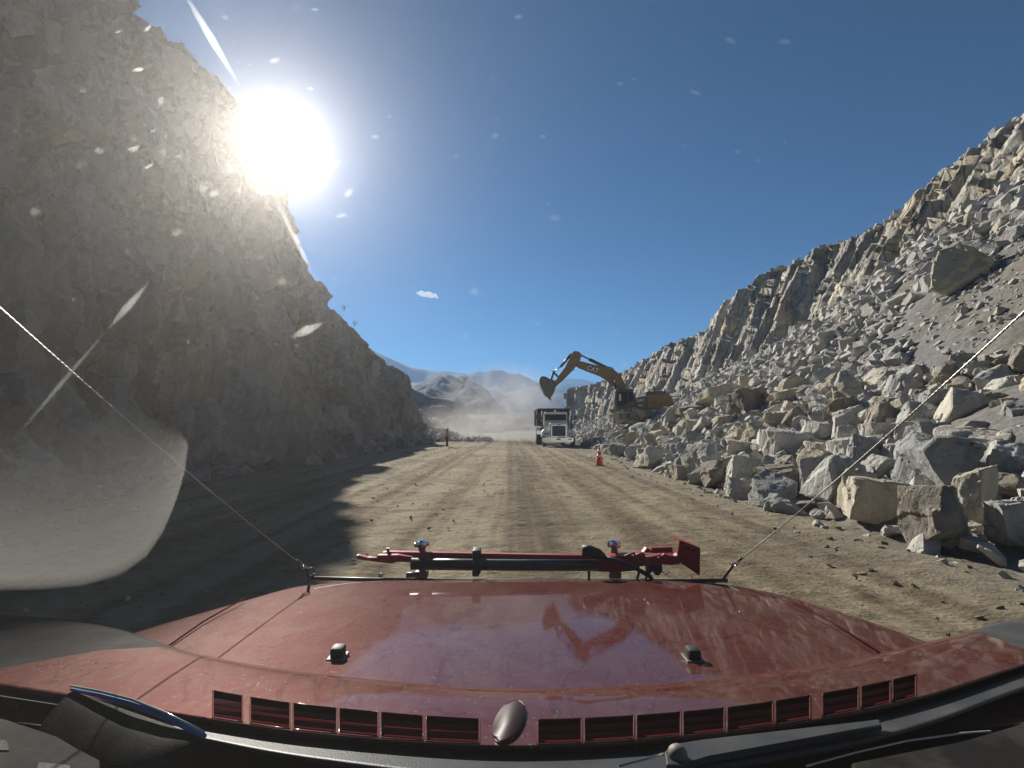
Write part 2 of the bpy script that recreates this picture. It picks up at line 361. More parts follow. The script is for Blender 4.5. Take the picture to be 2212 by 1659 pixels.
p[:, 1] += 0.5 * face * fbm(q * [0.6, 0.6, 0.2], 61)
tal = (1 - face) * np.clip(zone * 3, 0, 1)
p[:, 2] += tal * (0.5 * fbm(p * [0.22, 0.22, 0], 65, 3) + 0.10 * fbm(p * [1.8, 1.8, 0], 66, 3))
lip = np.clip((zone - 3.8) * 5, 0, 1) * np.clip((5.2 - zone) * 3, 0, 1); p[:, 2] += lip * 0.25 * facet(p * [1.2, 1.2, 1.2], 67)
mr = NT('gravel talus'); co = mr.coord(); fine = mr.noise(co, 5, 8, 0.75); pv = mr.voro(co, 5.0); big = mr.noise(mr.map(co, (.5, .5, .5)), .5, 4)
cc = mr.ramp(fine, [(0.3, (0.13, 0.125, 0.115)), (0.5, (0.21, 0.205, 0.195)), (0.7, (0.29, 0.285, 0.27))]); cc = mr.mix(mr.ramp(big, [(.45, (0, 0, 0)), (.62, (1, 1, 1))]), cc, mr.mix(1, cc, (1, .94, .84), 'MULTIPLY'))
M['talus'] = mr.bsdf(Base_Color=cc, Roughness=0.95, Specular_IOR_Level=0.15, Normal=mr.bump(mr.math('ADD', fine, mr.math('MULTIPLY', mr.noise(co, 1.3, 6), 1.5)), 0.6, 0.12))
me = grid_mesh(p.reshape(P.shape)); o = mesh_obj('quarry_slope', me, M['talus']); me.materials.append(M['face']); tag(o, kind='structure')
zf = zone.reshape(P.shape[:2])[:-1, :-1].ravel(); me.polygons.foreach_set('material_index', ((zf > 2.93) & (zf < 4.6)).astype(np.int32))

def slope_h(x, y):
    a = [float(np.interp(y, ky, v)) for v in (xe, x1, x2, x3)]; z = [float(np.interp(y, ky, v)) for v in (z1, z2, z3)]
    return float(np.interp(x, [a[0], a[1], a[1] + 1.2, a[2], a[3]], [-0.2, z[0], z[0] + .35, z[1], z[2]])) if x > a[0] else 0.0
def on_slope(px, py, d0=4.0, d1=130):
    r = ray(px, py); d = d0
    while d < d1:
        z = CAM_Z + r.z * d
        if z < max(slope_h(r.x * d, d), 0.0): break
        d += 0.05
    return Vector((r.x * d, d, CAM_Z + r.z * d))

# ------------------------------------------------------------------ hills behind
def hill(name, sil, d, m, depth, back, n=260, rough=0.05, seed=5):
    pts = np.array([tuple(at(px, py, d)) for px, py in sil]); x = np.linspace(pts[0, 0], pts[-1, 0], n); z = np.interp(x, pts[:, 0], pts[:, 2])
    rows = np.concatenate([np.linspace(-1, 0, 40), np.linspace(0.08, 1, 14)]); Pm = np.zeros((len(rows), n, 3))
    for i, s in enumerate(rows):
        f = 1 - abs(s); L = depth if s < 0 else back
        Pm[i, :, 0] = x; Pm[i, :, 1] = d + s * L; Pm[i, :, 2] = z * f - 3 * abs(s)
    p = Pm.reshape(-1, 3); s = np.repeat(np.abs(rows), n); H = pts[:, 2].max()
    g = np.clip(s * 5, 0.15, 1) * np.clip((1 - s) * 6, 0, 1); k = 6.0 / max(H, 1)
    rid = 1 - np.abs(fbm(p * [k * .16, k * .09, 0], seed, 5)) * 2.4
    p[:, 2] += g * H * 0.17 * (rid - 0.75) + g * H * rough * fbm(p * k * 1.0, seed + 9, 4)
    o = mesh_obj(name, grid_mesh(p.reshape(Pm.shape)), m, smooth=True); return tag(o, kind='structure')
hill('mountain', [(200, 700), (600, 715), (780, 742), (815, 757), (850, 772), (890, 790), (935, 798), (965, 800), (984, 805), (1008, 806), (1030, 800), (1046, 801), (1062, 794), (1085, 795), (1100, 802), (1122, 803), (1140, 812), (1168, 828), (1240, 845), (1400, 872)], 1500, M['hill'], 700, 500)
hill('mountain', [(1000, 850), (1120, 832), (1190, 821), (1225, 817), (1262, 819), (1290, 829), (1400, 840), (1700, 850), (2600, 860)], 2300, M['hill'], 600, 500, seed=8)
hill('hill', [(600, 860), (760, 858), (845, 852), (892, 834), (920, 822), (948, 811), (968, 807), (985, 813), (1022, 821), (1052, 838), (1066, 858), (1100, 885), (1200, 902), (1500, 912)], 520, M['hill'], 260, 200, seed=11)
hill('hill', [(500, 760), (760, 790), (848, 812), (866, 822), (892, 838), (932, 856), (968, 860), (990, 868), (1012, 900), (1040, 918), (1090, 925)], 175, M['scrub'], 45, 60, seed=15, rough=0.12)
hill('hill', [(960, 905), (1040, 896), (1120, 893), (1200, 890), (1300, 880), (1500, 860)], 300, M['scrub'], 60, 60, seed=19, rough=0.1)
# ------------------------------------------------------------------ broken rock
def rock_mesh(seed, dims=(1, 1, 1), cuts=9, sub=3, rough=0.05, keep=(0.52, 0.9), bev=0.035):
    r = random.Random(seed); bm = bmesh.new(); bmesh.ops.create_cube(bm, size=1)
    for k in range(cuts):
        n = Vector((r.gauss(0, 1), r.gauss(0, 1), r.gauss(0, 1))).normalized()
        sup = max(v.co.dot(n) for v in bm.verts)
        res = bmesh.ops.bisect_plane(bm, geom=bm.verts[:] + bm.edges[:] + bm.faces[:], plane_co=n * sup * r.uniform(*keep), plane_no=n, clear_outer=True)
        ed = [g for g in res['geom_cut'] if isinstance(g, bmesh.types.BMEdge)]
        if len(ed) > 2: bmesh.ops.contextual_create(bm, geom=ed)
    bmesh.ops.remove_doubles(bm, verts=bm.verts, dist=0.02)
    bmesh.ops.dissolve_limit(bm, angle_limit=R(6), verts=bm.verts, edges=bm.edges)
    for v in bm.verts: v.co = Vector((v.co.x * dims[0], v.co.y * dims[1], v.co.z * dims[2]))
    if bev: bmesh.ops.bevel(bm, geom=bm.edges[:], offset=bev, segments=1, affect='EDGES', clamp_overlap=True)
    bmesh.ops.triangulate(bm, faces=bm.faces)
    for k in range(sub):
        le = [e for e in bm.edges if e.calc_length() > 0.36 / 1.75 ** k]
        if le: bmesh.ops.subdivide_edges(bm, edges=le, cuts=1, use_grid_fill=True)
        bmesh.ops.triangulate(bm, faces=[f for f in bm.faces if len(f.verts) > 3])
    if sub:
        bm.normal_update(); p = np.array([v.co[:] for v in bm.verts]); nn = np.array([v.normal[:] for v in bm.verts])
        d = rough * (1.5 * facet(p * 2.3 + seed * 3.1, seed) + 1.0 * fbm(p * 3 + seed * 1.7, seed, 4) + 0.7 * facet(p * 6 + seed, seed + 5))
        p = p + nn * d[:, None]
        for v, c_ in zip(bm.verts, p): v.co = c_
    bmesh.ops.recalc_face_normals(bm, faces=bm.faces)
    for e in bm.edges:
        if len(e.link_faces) == 2 and e.calc_face_angle(0) > R(24): e.smooth = False
    me = bpy.data.meshes.new('rock'); bm.to_mesh(me); bm.free()
    me.polygons.foreach_set('use_smooth', [True] * len(me.polygons)); me.materials.append(M['rock']); return me

SHAPES = {'blocky': (1, 0.85, 0.85), 'slab': (1.15, 0.85, 0.42), 'tall': (0.75, 0.75, 1.15), 'wedge': (1.15, 0.8, 0.65), 'squat': (1.0, 0.9, 0.6)}
SHAPES['angular'] = (1, .9, 1.12)
PROTO = {s: [rock_mesh(100 * i + j, d, 13 if s == 'angular' else 7 + (j * 2) % 5, 4, 0.032, (.42, .74) if s == 'angular' else (.5, .88), .022) for j in range(4)] for i, (s, d) in enumerate(SHAPES.items())}
LOW = {s: [rock_mesh(900 + 50 * i + j, d, 7, 2, 0.05) for j in range(3)] for i, (s, d) in enumerate(SHAPES.items())}
n_rock = 0
TONES = {'grey': None, 'tan': 'tan', 'dark': 'dark'}
M['rock_tan'] = rock_mat('buff limestone', [(0.33, 0.29, 0.21), (0.46, 0.41, 0.31), (0.52, 0.48, 0.38), (0.56, 0.52, 0.43)], 1.6, (1, 1, 0.6), 0.6, 1.0, 0.35)
M['rock_dark'] = rock_mat('earthy dark limestone', [(0.16, 0.14, 0.11), (0.24, 0.21, 0.17), (0.33, 0.3, 0.26), (0.42, 0.4, 0.36)], 2.2, (1, 1, 0.8), 0.45, 1.0, 0.3)
def boulder(shape, pos, size, rot, tone, label, group, low=False, idx=None):
    global n_rock
    ms = (LOW if low else PROTO)[shape]; me = ms[(idx if idx is not None else rng.randrange(len(ms))) % len(ms)]
    o = bpy.data.objects.new('boulder', me); COL.objects.link(o); n_rock += 1
    o.location = pos; o.scale = size if isinstance(size, tuple) else (size,) * 3; o.rotation_euler = rot
    if tone != 'grey':
        o.material_slots[0].link = 'OBJECT'; o.material_slots[0].material = M['rock_' + tone]
    return tag(o, label, 'boulder', group)

PILE = 'boulders of the roadside rock pile'
placed = []
def cx8(x, y): return 1238.7 + 0.44 * x, 778.6 + 0.44 * y
def size_of(shape, wpx, hpx, d):
    s = SHAPES[shape]; w = wpx * 0.44 * d / 1106; h = hpx * 0.44 * d / 1106
    return (w / s[0] * 1.05, w / s[1] * 0.9, h / s[2] * 1.05)
# (centre x, centre y, width, height, base y on the ground or None when it lies on the pile) in the crop of the pile
HAND = [
 (1765, 795, 265, 330, 950, 'angular', 'dark', 'large split boulder with an earthy dark face, standing out in front of the pile'),
 (1840, 505, 330, 250, 640, 'angular', 'grey', 'huge pale flat-topped block overhanging the upright stone behind the dark boulder'),
 (1960, 650, 150, 280, 790, 'tall', 'grey', 'upright stone wedged under the huge flat-topped block'),
 (1500, 690, 245, 195, 785, 'blocky', 'grey', 'broad pale block with a flat top at the pile foot, left of the dark boulder'),
 (1390, 640, 160, 180, 720, 'wedge', 'tan', 'buff slanted boulder leaning behind the broad flat-topped block'),
 (1295, 590, 220, 205, 695, 'wedge', 'grey', 'rough pale boulder leaning at the pile foot, lit on its near face'),
 (1185, 560, 120, 185, 655, 'tall', 'grey', 'narrow upright boulder at the pile foot beside the rough pale one'),
 (1005, 590, 190, 130, 650, 'squat', 'dark', 'low brownish boulder with a cracked face at the pile foot'),
 (850, 607, 95, 58, 637, 'squat', 'grey', 'small grey stone lying in front of the pile foot beside the brownish boulder'),
 (695, 565, 165, 140, 628, 'angular', 'dark', 'dark grey cube-like boulder at the edge of the road'),
 (640, 500, 165, 180, 582, 'angular', 'grey', 'tall pale block right behind the dark grey cube-like boulder'),
 (525, 542, 100, 80, 582, 'squat', 'tan', 'low buff boulder at the road edge left of the dark cube-like one'),
 (400, 480, 155, 100, 527, 'wedge', 'grey', 'pale pointed wedge of rock at the road edge, past the traffic cone'),
 (2150, 790, 160, 190, 890, 'squat', 'grey', 'smooth pale boulder at the right end of the pile foot'),
 (1968, 825, 70, 42, 850, 'squat', 'grey', 'small pale stone behind the dark split boulder'),
 (2082, 852, 84, 72, 890, 'wedge', 'tan', 'small buff stone between the dark split boulder and the smooth pale one'),
 (2150, 885, 55, 30, 902, 'squat', 'dark', 'fist-sized dark stone in front of the smooth pale boulder'),
 (290, 455, 70, 70, 487, 'blocky', 'grey', 'small block at the road edge just right of the traffic cone'),
 (225, 440, 90, 65, 473, 'wedge', 'grey', 'slanted block just behind the traffic cone'),
 (150, 430, 60, 50, 455, 'squat', 'grey', 'low grey stone just left behind the traffic cone'),
 (825, 455, 120, 110, None, 'blocky', 'grey', 'pale cubic block lying low on the pile above the dark cube-like boulder'),
 (1045, 440, 250, 170, None, 'slab', 'grey', 'big slanted slab resting in the lower part of the pile'),
 (1400, 440, 250, 110, None, 'slab', 'grey', 'long flat slab lying level across the middle of the pile'),
 (1330, 275, 130, 165, None, 'tall', 'dark', 'upright dark boulder in the upper middle of the pile'),
 (1570, 265, 165, 150, None, 'blocky', 'tan', 'cream-buff block high on the pile under the steel cable'),
 (1605, 160, 130, 130, None, 'wedge', 'grey', 'pale tilted wedge on the pile crest above the cream block'),
 (1955, 260, 220, 190, None, 'wedge', 'grey', 'great slanted grey block high on the pile beyond the cable'),
 (1840, 65, 110, 80, None, 'wedge', 'tan', 'pointed buff stone on the pile crest against the gravel slope'),
 (2130, 150, 190, 120, None, 'squat', 'grey', 'large pale boulder on the crest at the right end of the pile'),
 (880, 245, 190, 180, None, 'blocky', 'dark', 'large dark block near the crest right of the excavator'),
 (1050, 305, 190, 115, None, 'wedge', 'grey', 'rough slanted boulder in the middle of the pile below the dark block'),
 (730, 325, 140, 95, None, 'squat', 'tan', 'round-shouldered buff boulder in the middle of the pile'),
 (560, 335, 95, 80, None, 'blocky', 'tan', 'small buff block in the pile below the excavator tail'),
 (1200, 365, 130, 130, None, 'wedge', 'grey', 'triangular pale boulder above the long level slab'),
 (1205, 435, 110, 55, None, 'slab', 'grey', 'little flat stone at the left end of the long level slab'),
 (1665, 575, 150, 150, None, 'wedge', 'grey', 'wedge of rock leaning under the left edge of the huge block'),
 (1720, 195, 80, 95, None, 'tall', 'grey', 'small upright stone right of the tilted wedge on the crest'),
 (1500, 375, 160, 120, None, 'blocky', 'grey', 'grey block crossing behind the cable in the pile middle'),
 (770, 205, 260, 100, None, 'slab', 'grey', 'broad pale slab near the crest right of the excavator tail'),
 (1085, 185, 210, 75, None, 'slab', 'grey', 'wide flat slab on the crest where the rubble slope begins'),
 (620, 255, 200, 70, None, 'slab', 'dark', 'brownish slab lying flat below the excavator counterweight'),
 (235, 283, 110, 40, None, 'slab', 'dark', 'flat dark slab lying under the front of the excavator'),
 (2060, 230, 90, 130, None, 'tall', 'tan', 'upright buff stone right of the great slanted block'),
 (2150, 255, 130, 130, None, 'squat', 'tan', 'brown-buff boulder below the large pale crest boulder'),
 (950, 170, 110, 60, None, 'wedge', 'grey', 'small wedge on the crest between the dark block and the wide slab'),
 (1480, 195, 110, 90, None, 'blocky', 'grey', 'light block on the crest left of the tilted wedge'),
 (1590, 480, 110, 130, None, 'tall', 'grey', 'leaning grey stone left of the huge flat-topped block'),
 (1760, 370, 170, 120, None, 'blocky', 'grey', 'shaded block above the huge flat-topped one'),
 (2110, 480, 150, 150, None, 'blocky', 'grey', 'large rounded block right of the huge flat-topped one'),
 (2130, 620, 160, 120, None, 'blocky', 'dark', 'shaded dark boulder above the smooth pale one at the right end'),
]
for i, (x, y, w, h, base, shape, tone, lab) in enumerate(HAND):
    px, py = cx8(x, y)
    if base is not None:
        d = on_slope(*cx8(x, base)).y
        d += w * 0.44 * d / 1106 * 0.2
        pos = at(px, py, d)
    else:
        h0 = on_slope(px, py); d = h0.y; pos = at(px, py, d - 0.1)
    sz = size_of(shape, w, h, d); r0 = random.Random(i * 7 + 3)
    lean = R(10)
    o = boulder(shape, pos, sz, (r0.uniform(-lean, lean), r0.uniform(-lean, lean) + (R(14) if shape == 'wedge' else 0), r0.uniform(-0.5, 0.5)), tone, lab, PILE, idx=r0.randrange(4))
    rm = o.rotation_euler.to_matrix(); low_ = min((rm @ Vector([v.co[k] * o.scale[k] for k in range(3)])).z for v in o.data.vertices) + pos.z
    gap = low_ - (slope_h(pos.x, pos.y) - .04)
    if base is not None and gap > 0: o.location.z -= min(gap, .35)
    placed.append((pos.x, pos.y, max(sz) * 0.5))

BAND = lambda y: ('nearest the camera', 'abreast of the cone', 'below the excavator', 'towards the dump truck')[0 if y < 13 else 1 if y < 24 else 2 if y < 40 else 3]
TNAME = {'grey': 'pale grey', 'tan': 'buff', 'dark': 'brownish dark'}
SNAME = {'blocky': 'blocky', 'slab': 'flat slab-like', 'tall': 'upright', 'wedge': 'wedge-shaped', 'squat': 'squat rounded', 'angular': 'many-sided'}
def level(x, y):
    a, b = float(np.interp(y, ky, xe)), float(np.interp(y, ky, x1)); f = (x - a) / (b - a)
    return 'at the foot of the pile' if f < 0.3 else 'halfway up the pile' if f < 0.75 else 'on the crest of the pile'
seen = set()
for k in range(9000):
    if n_rock >= 232: break
    y = rng.uniform(7.6, 15) if k < 900 else 8.0 + 42 * rng.random() ** 1.7; a, b = float(np.interp(y, ky, xe)), float(np.interp(y, ky, x1)) + 1.2
    x = rng.uniform(a + (1.6 if y < 9.5 else 0.1), b)
    s = rng.uniform(0.5, 1.0) * (0.75 + 0.016 * y) if y > 12 else rng.uniform(0.5, 1.0)
    if k > 3500: s *= 0.7
    if any((x - q[0]) ** 2 + (y - q[1]) ** 2 < (0.62 * (s * 0.5 + q[2])) ** 2 * (1.9 if k < 3500 else 1.2) for q in placed): continue
    if abs(x - on_ground(1295, 1006).x) < 0.8 and abs(y - on_ground(1295, 1006).y) < 1: continue
    if 40.5 < y < 50 and x > 8.8: continue
    if 33 < y <= 40.5 and s > .8: s = .7
    shape = rng.choices(list(SHAPES), (3, 2, 2, 4, 2, 4))[0]; tone = rng.choices(('grey', 'tan', 'dark'), (6, 2, 1.2))[0]
    sizew = 'small' if s < 0.65 else 'mid-sized' if s < 1.0 else 'large'
    lab = f"{sizew} {TNAME[tone]} {SNAME[shape]} boulder {level(x, y)} {BAND(y)}"
    boulder(shape, (x, y, slope_h(x, y) + s * 0.2), s, (rng.uniform(-.5, .5), rng.uniform(-.5, .5), rng.uniform(0, 6.28)), tone, lab, PILE, low=y > 22)
    placed.append((x, y, s * 0.5))
for k in range(10):
    px = 1336 + 14.5 * k + rng.uniform(-4, 4); q = at(px, 899 - .6 * k + rng.uniform(-3, 3), 41.3 + rng.uniform(-.4, .3)); shape = rng.choice(['blocky', 'wedge', 'angular', 'squat']); tone = rng.choice(['grey', 'grey', 'tan', 'dark']); s = rng.uniform(.75, 1.15)
    boulder(shape, q, s, (rng.uniform(-.4, .4), rng.uniform(-.4, .4), rng.uniform(0, 6)), tone, f"{TNAME[tone]} {SNAME[shape]} boulder right in front of the excavator tracks, {'under the cab' if k < 4 else 'under the middle' if k < 7 else 'under the counterweight'}", PILE, low=True)
# big pieces lying on the talus, then the uncountable rest as one mass
TAL = 'larger blocks lying on the rubble slope'
p_ = on_slope(2088, 605); boulder('angular', p_ + Vector((0, 0, .1)), (2.9, 1.9, 1.6), (0.2, 0.6, -0.5), 'tan', 'biggest buff block perched alone high on the rubble slope, over the gravel chute', TAL)
big = [(p_.x, p_.y, 1.6)]
def chute(x, y):      # bare gravel fan near the camera end of the slope
    a, b = float(np.interp(y, ky, x1)), float(np.interp(y, ky, x2)); f = (x - a) / max(b - a, .1)
    e = (y - (19.5 - 4.0 * f)) + 2.2 * math.sin(f * 9 + 1)
    return e < 0 and f < 0.93
for k in range(6000):
    if n_rock >= 296: break
    y = rng.uniform(9, 62); a, b, e_ = (float(np.interp(y, ky, v)) for v in (x1, x2, x3)); x = rng.uniform(a + .5, b + .5)
    if chute(x, y) and rng.random() > 0.12: continue
    s = rng.uniform(0.55, 0.95) * (0.85 + y * 0.012)
    if 40 < y < 49 and x < 17.5: continue
    if any((x - q[0]) ** 2 + (y - q[1]) ** 2 < 1.0 for q in big): continue
    big.append((x, y, s)); f = (x - a) / (b - a)
    shape = rng.choices(list(SHAPES), (3, 3, 1, 4, 2, 3))[0]; tone = rng.choices(('grey', 'tan', 'dark'), (5, 3, 0.8))[0]
    where = 'low on the rubble slope' if f < .35 else 'midway up the rubble slope' if f < .7 else 'under the cut face'
    yb = 'near the camera' if y < 20 else 'above the big boulders' if y < 33 else 'above the excavator' if y < 46 else 'beyond the excavator'
    boulder(shape, (x, y, slope_h(x, y) + s * 0.15), s, (rng.uniform(-.6, .6), rng.uniform(-.3, .8), rng.uniform(0, 6.28)), tone, f"{'large' if s > 1 else 'mid-sized'} {TNAME[tone]} {SNAME[shape]} block {where}, {yb}", TAL, low=True)

def scatter(name, protos, spots, m, extra=()):
    """many small stones as one mass: spots are (x, y, z, size, rx, ry, rz, proto)"""
    vs, fs, off, mi = [], [], 0, []
    data = []
    for me in protos:
        v = np.array([w.co[:] for w in me.vertices]); f = [list(q.vertices) for q in me.polygons]; data.append((v, f))
    for x, y, z, s, a, b, c_, k in spots:
        v, f = data[k]; Rm = np.array(Matrix.Rotation(c_, 3, 'Z') @ Matrix.Rotation(b, 3, 'Y') @ Matrix.Rotation(a, 3, 'X'))
        vs.append(v @ Rm.T * s + (x, y, z)); fs.extend([[i + off for i in q] for q in f]); off += len(v)
    me = bpy.data.meshes.new(name); me.from_pydata(np.concatenate(vs).tolist(), [], fs); me.update()
    o = mesh_obj(name, me, m); return tag(o, kind='stuff')
STONE = [rock_mesh(2000 + j, d, 8, 0, 0, bev=0) for j, d in enumerate([(1, .8, .7), (1.1, .8, .45), (.9, .8, .9), (1.2, .7, .5), (1, .9, .6), (1.3, .8, .4), (.8, .8, 1)])]
spots = []
for k in range(26000):
    y = 7 + 78 * rng.random() ** 1.2; a, b = float(np.interp(y, ky, x1)), float(np.interp(y, ky, x2)); f = rng.uniform(-0.05, .99); x = a + (b - a) * f
    ch = chute(x, y)
    if ch and rng.random() > 0.42: continue
    if y < 12 and rng.random() > .5: continue
    if 41 < y < 48 and x < 17: s_ = 0
    s = 0.13 + 0.5 * rng.random() ** 3.2 + (0.16 * rng.random() if y > 18 else 0)
    if f > 0.9: s *= 0.75
    if ch: s *= 0.12 + .4 * rng.random() ** 2
    if y > 45: s *= 1.15
    if 41 < y < 48 and x < 17: s *= .45
    spots.append((x, y, slope_h(x, y) + s * rng.uniform(0.02, 0.4), s, rng.uniform(-1, 1), rng.uniform(-.6, 1), rng.uniform(0, 6.28), rng.randrange(7)))
    if len(spots) > 13500: break
for k in range(5000):
    y = rng.uniform(7, 21); a, b = float(np.interp(y, ky, x1)), float(np.interp(y, ky, x2)); f = rng.random() ** .8; x = a + (b - a) * f
    if not chute(x, y): continue
    s = 0.05 + .26 * rng.random() ** 4; spots.append((x, y, slope_h(x, y) + s * .12, s, rng.uniform(-1, 1), rng.uniform(-.6, 1), rng.uniform(0, 6.28), rng.randrange(7)))
# infill between the boulders, and crumbs on the ledge of the cut
for k in range(4200):
    y = 5 + 70 * rng.random(); a, b = float(np.interp(y, ky, xe)), float(np.interp(y, ky, x1)); x = rng.uniform(a - .15, b); s = rng.uniform(0.12, 0.5) * (0.7 if y < 14 else 1)
    if x < a + .4: s *= 0.45
    spots.append((x, y, slope_h(x, y) + s * .15, s, rng.uniform(-1, 1), rng.uniform(-1, 1), rng.uniform(0, 6.28), rng.randrange(7)))
for k in range(1500):
    y = rng.uniform(22, 112); x = float(np.interp(y, ky, x3)) + rng.uniform(-.3, 3); s = rng.uniform(.15, .6)
    spots.append((x, y, float(np.interp(y, ky, z3)) + s * .1, s, rng.uniform(-1, 1), rng.uniform(-1, 1), rng.uniform(0, 6.28), rng.randrange(7)))
scatter('rubble', STONE, spots, M['rubble'])
spots = []
for k in range(9000):
    y = 2.2 + 42 * rng.random() ** 1.7
    x = rng.uniform(-9.5, 8); dn = 0.3 + 0.7 * min(1, max(abs(x - 0.5) - 2.2, 0) / 3)
    if rng.random() > dn: continue
    if x > float(np.interp(y, ky, xe)) + .3: continue
    s = 0.016 + 0.045 * rng.random() ** 4 + (0.06 * rng.random() ** 3 if x > 3.8 and y < 30 else 0)
    spots.append((x, y, s * 0.12 + 0.01, s, rng.uniform(-.4, .4), rng.uniform(-.4, .4), rng.uniform(0, 6.28), rng.randrange(7)))
M['clod'] = rock_mat('dirt clods', [(0.11, 0.085, 0.055), (0.2, 0.165, 0.11), (0.28, 0.24, 0.17)], 3.0, (1, 1, 1), 0.4)
scatter('clods', STONE, [q for i, q in enumerate(spots) if i % 4 == 1 or i % 2], M['clod'])
scatter('gravel', STONE, [q for i, q in enumerate(spots) if i % 9 == 0], M['rubble'])
# spoil heap at the foot of the far cliff, behind the person
spots = []
for k in range(700):
    u = rng.random(); d = rng.uniform(60, 72); q = at(870 + 190 * u, 952, d); hgt = 1.5 * math.sin(math.pi * min(1, u * 1.25 + .1)) * max(0, 1 - abs(d - 66) / 6.5) if u < .75 else .1
    s = rng.uniform(.15, .7)
    spots.append((q.x, d, max(hgt, 0) + s * .1, s, rng.uniform(-1, 1), rng.uniform(-1, 1), rng.uniform(0, 6.28), rng.randrange(7)))
scatter('spoil_rubble', STONE, spots, M['rubble']); spots = []
for k in range(1500):
    y = rng.uniform(9, 68); s = 0.1 + .5 * rng.random() ** 3; spots.append((float(bx(y)) + rng.uniform(-.2, 1.7), y, s * .1, s, rng.uniform(-1, 1), rng.uniform(-1, 1), rng.uniform(0, 6.28), rng.randrange(7)))
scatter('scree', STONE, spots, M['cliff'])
# ------------------------------------------------------------------ paints used on the machines
M['yellow'] = paint('machine yellow paint', (0.27, 0.16, 0.022), 0.5, 0, 0.6, (0.15, 0.11, 0.08))
M['black'] = paint('black machine paint', (0.018, 0.02, 0.02), 0.4, 0, 0.25)
M['steel'] = paint('worn steel', (0.14, 0.13, 0.12), 0.5, 0.6, 0.5)
M['chrome'] = simple('chrome', (0.75, 0.76, 0.78), 0.14, 1.0)
M['white'] = paint('white truck paint', (0.9, 0.9, 0.89), 0.3, 0, 0.08, (0.6, 0.55, 0.48))
M['maroon'] = paint('maroon dump bed', (0.055, 0.018, 0.018), 0.55, 0, 0.35, (0.16, 0.13, 0.11))
M['rubber'] = paint('tyre rubber', (0.02, 0.02, 0.02), 0.85, 0, 0.5)
M['glass'] = simple('dark cab glass', (0.012, 0.016, 0.02), 0.1, 0.0, Specular_IOR_Level=0.05)
M['grille'] = simple('blue radiator mesh', (0.05, 0.075, 0.13), 0.5, 0.2)
M['amber'] = simple('amber lens', (0.75, 0.5, 0.12), 0.25)
M['lens'] = simple('lamp glass', (0.45, 0.46, 0.47), 0.15, 0.3)
M['orange'] = simple('fluorescent orange plastic', (0.9, 0.09, 0.03), 0.5)
M['band'] = simple('reflective white band', (0.75, 0.72, 0.68), 0.35)
M['letter'] = simple('white lettering', (0.75, 0.75, 0.72), 0.5)
M['wood'] = simple('pale stake wood', (0.6, 0.55, 0.45), 0.8)

def lettering(text, pos, size, m, parent, rot=(math.pi / 2, 0, 0), name='lettering'):
    cu = bpy.data.curves.new(name, 'FONT'); cu.body = text; cu.size = size; cu.extrude = 0.004; cu.align_x = 'CENTER'; cu.align_y = 'CENTER'; cu.offset = size * 0.025
    t = bpy.data.objects.new('tmp', cu); COL.objects.link(t); dg = bpy.context.evaluated_depsgraph_get()
    me = bpy.data.meshes.new_from_object(t.evaluated_get(dg)); bpy.data.objects.remove(t)
    me.transform(Matrix.Translation(pos) @ rotm(rot))
    me.materials.clear(); return mesh_obj(name, me, m, parent)
def rotm(r): 
    from mathutils import Euler
    return Euler(r).to_matrix().to_4x4()

# ------------------------------------------------------------------ excavator, side on to the road, loading the truck
DE = 44.0
def E(cx, cy, dy=0.0):
    """point of the excavator's near side plane from the enlarged crop of the photo"""
    v = at(1106 + 0.1813 * cx, 725.5 + 0.1813 * cy, DE); return Vector((v.x, DE + dy, v.z))
ex = empty('excavator', E(1560, 960, 1.5), 'yellow and black tracked excavator on the rock pile, its boom over the truck', 'excavator')
def prism(pts, y0, y1, name, m, parent, bev=0.03):
    return MB().plate([E(x, y, y0) for x, y in pts], (0, y1 - y0, 0), bev).build(name, m, parent)
YC = 1.75                                                # boom centre line, behind the cab
boom = prism([(1400, 660), (1392, 560), (1352, 480), (1292, 408), (1212, 362), (1130, 346), (1000, 318), (900, 290), (850, 282), (805, 288), (800, 330), (830, 352), (880, 372), (980, 412), (1100, 452), (1180, 502), (1228, 550), (1262, 610), (1280, 660)], YC - .38, YC + .38, 'boom', M['yellow'], ex)
prism([(905, 362), (940, 345), (1010, 352), (1060, 378), (1030, 402), (960, 388)], YC - .386, YC - .38, 'logo_patch', M['black'], boom, 0)
lettering('CAT', E(992, 378, YC - .392), 0.52, M['letter'], boom, (math.pi / 2, R(18), 0))
stick = prism([(742, 168), (760, 152), (800, 150), (832, 163), (862, 196), (832, 285), (800, 330), (768, 362), (722, 418), (640, 500), (566, 566), (540, 594), (512, 562), (520, 538), (560, 470), (650, 350), (702, 268), (720, 210)], YC - .3, YC + .3, 'stick', M['yellow'], ex)
prism([(338, 492), (350, 474), (372, 465), (412, 470), (452, 500), (520, 514), (545, 562), (522, 640), (494, 700), (482, 715), (440, 712), (396, 680), (352, 592), (334, 532)], YC - .75, YC + .75, 'bucket', M['steel'], ex)
bk = bpy.data.objects['bucket']
for k in range(5):
    y = YC - .7 + k * .35
    MB().plate([E(428 + k * 14, 706, y - .07), E(455 + k * 9, 706, y - .07), E(452 + k * 10, 742 + 4 * k, y - .07), E(440 + k * 11, 738 + 4 * k, y - .07)], (0, .14, 0)).build('tooth', M['steel'], bk)
prism([(498, 398), (512, 396), (585, 468), (572, 480)], YC - .32, YC + .32, 'link_arm', M['steel'], ex, 0.01)
prism([(478, 470), (500, 404), (526, 410), (500, 496), (470, 492)], YC - .28, YC + .28, 'bucket_link', M['steel'], ex, 0.01)
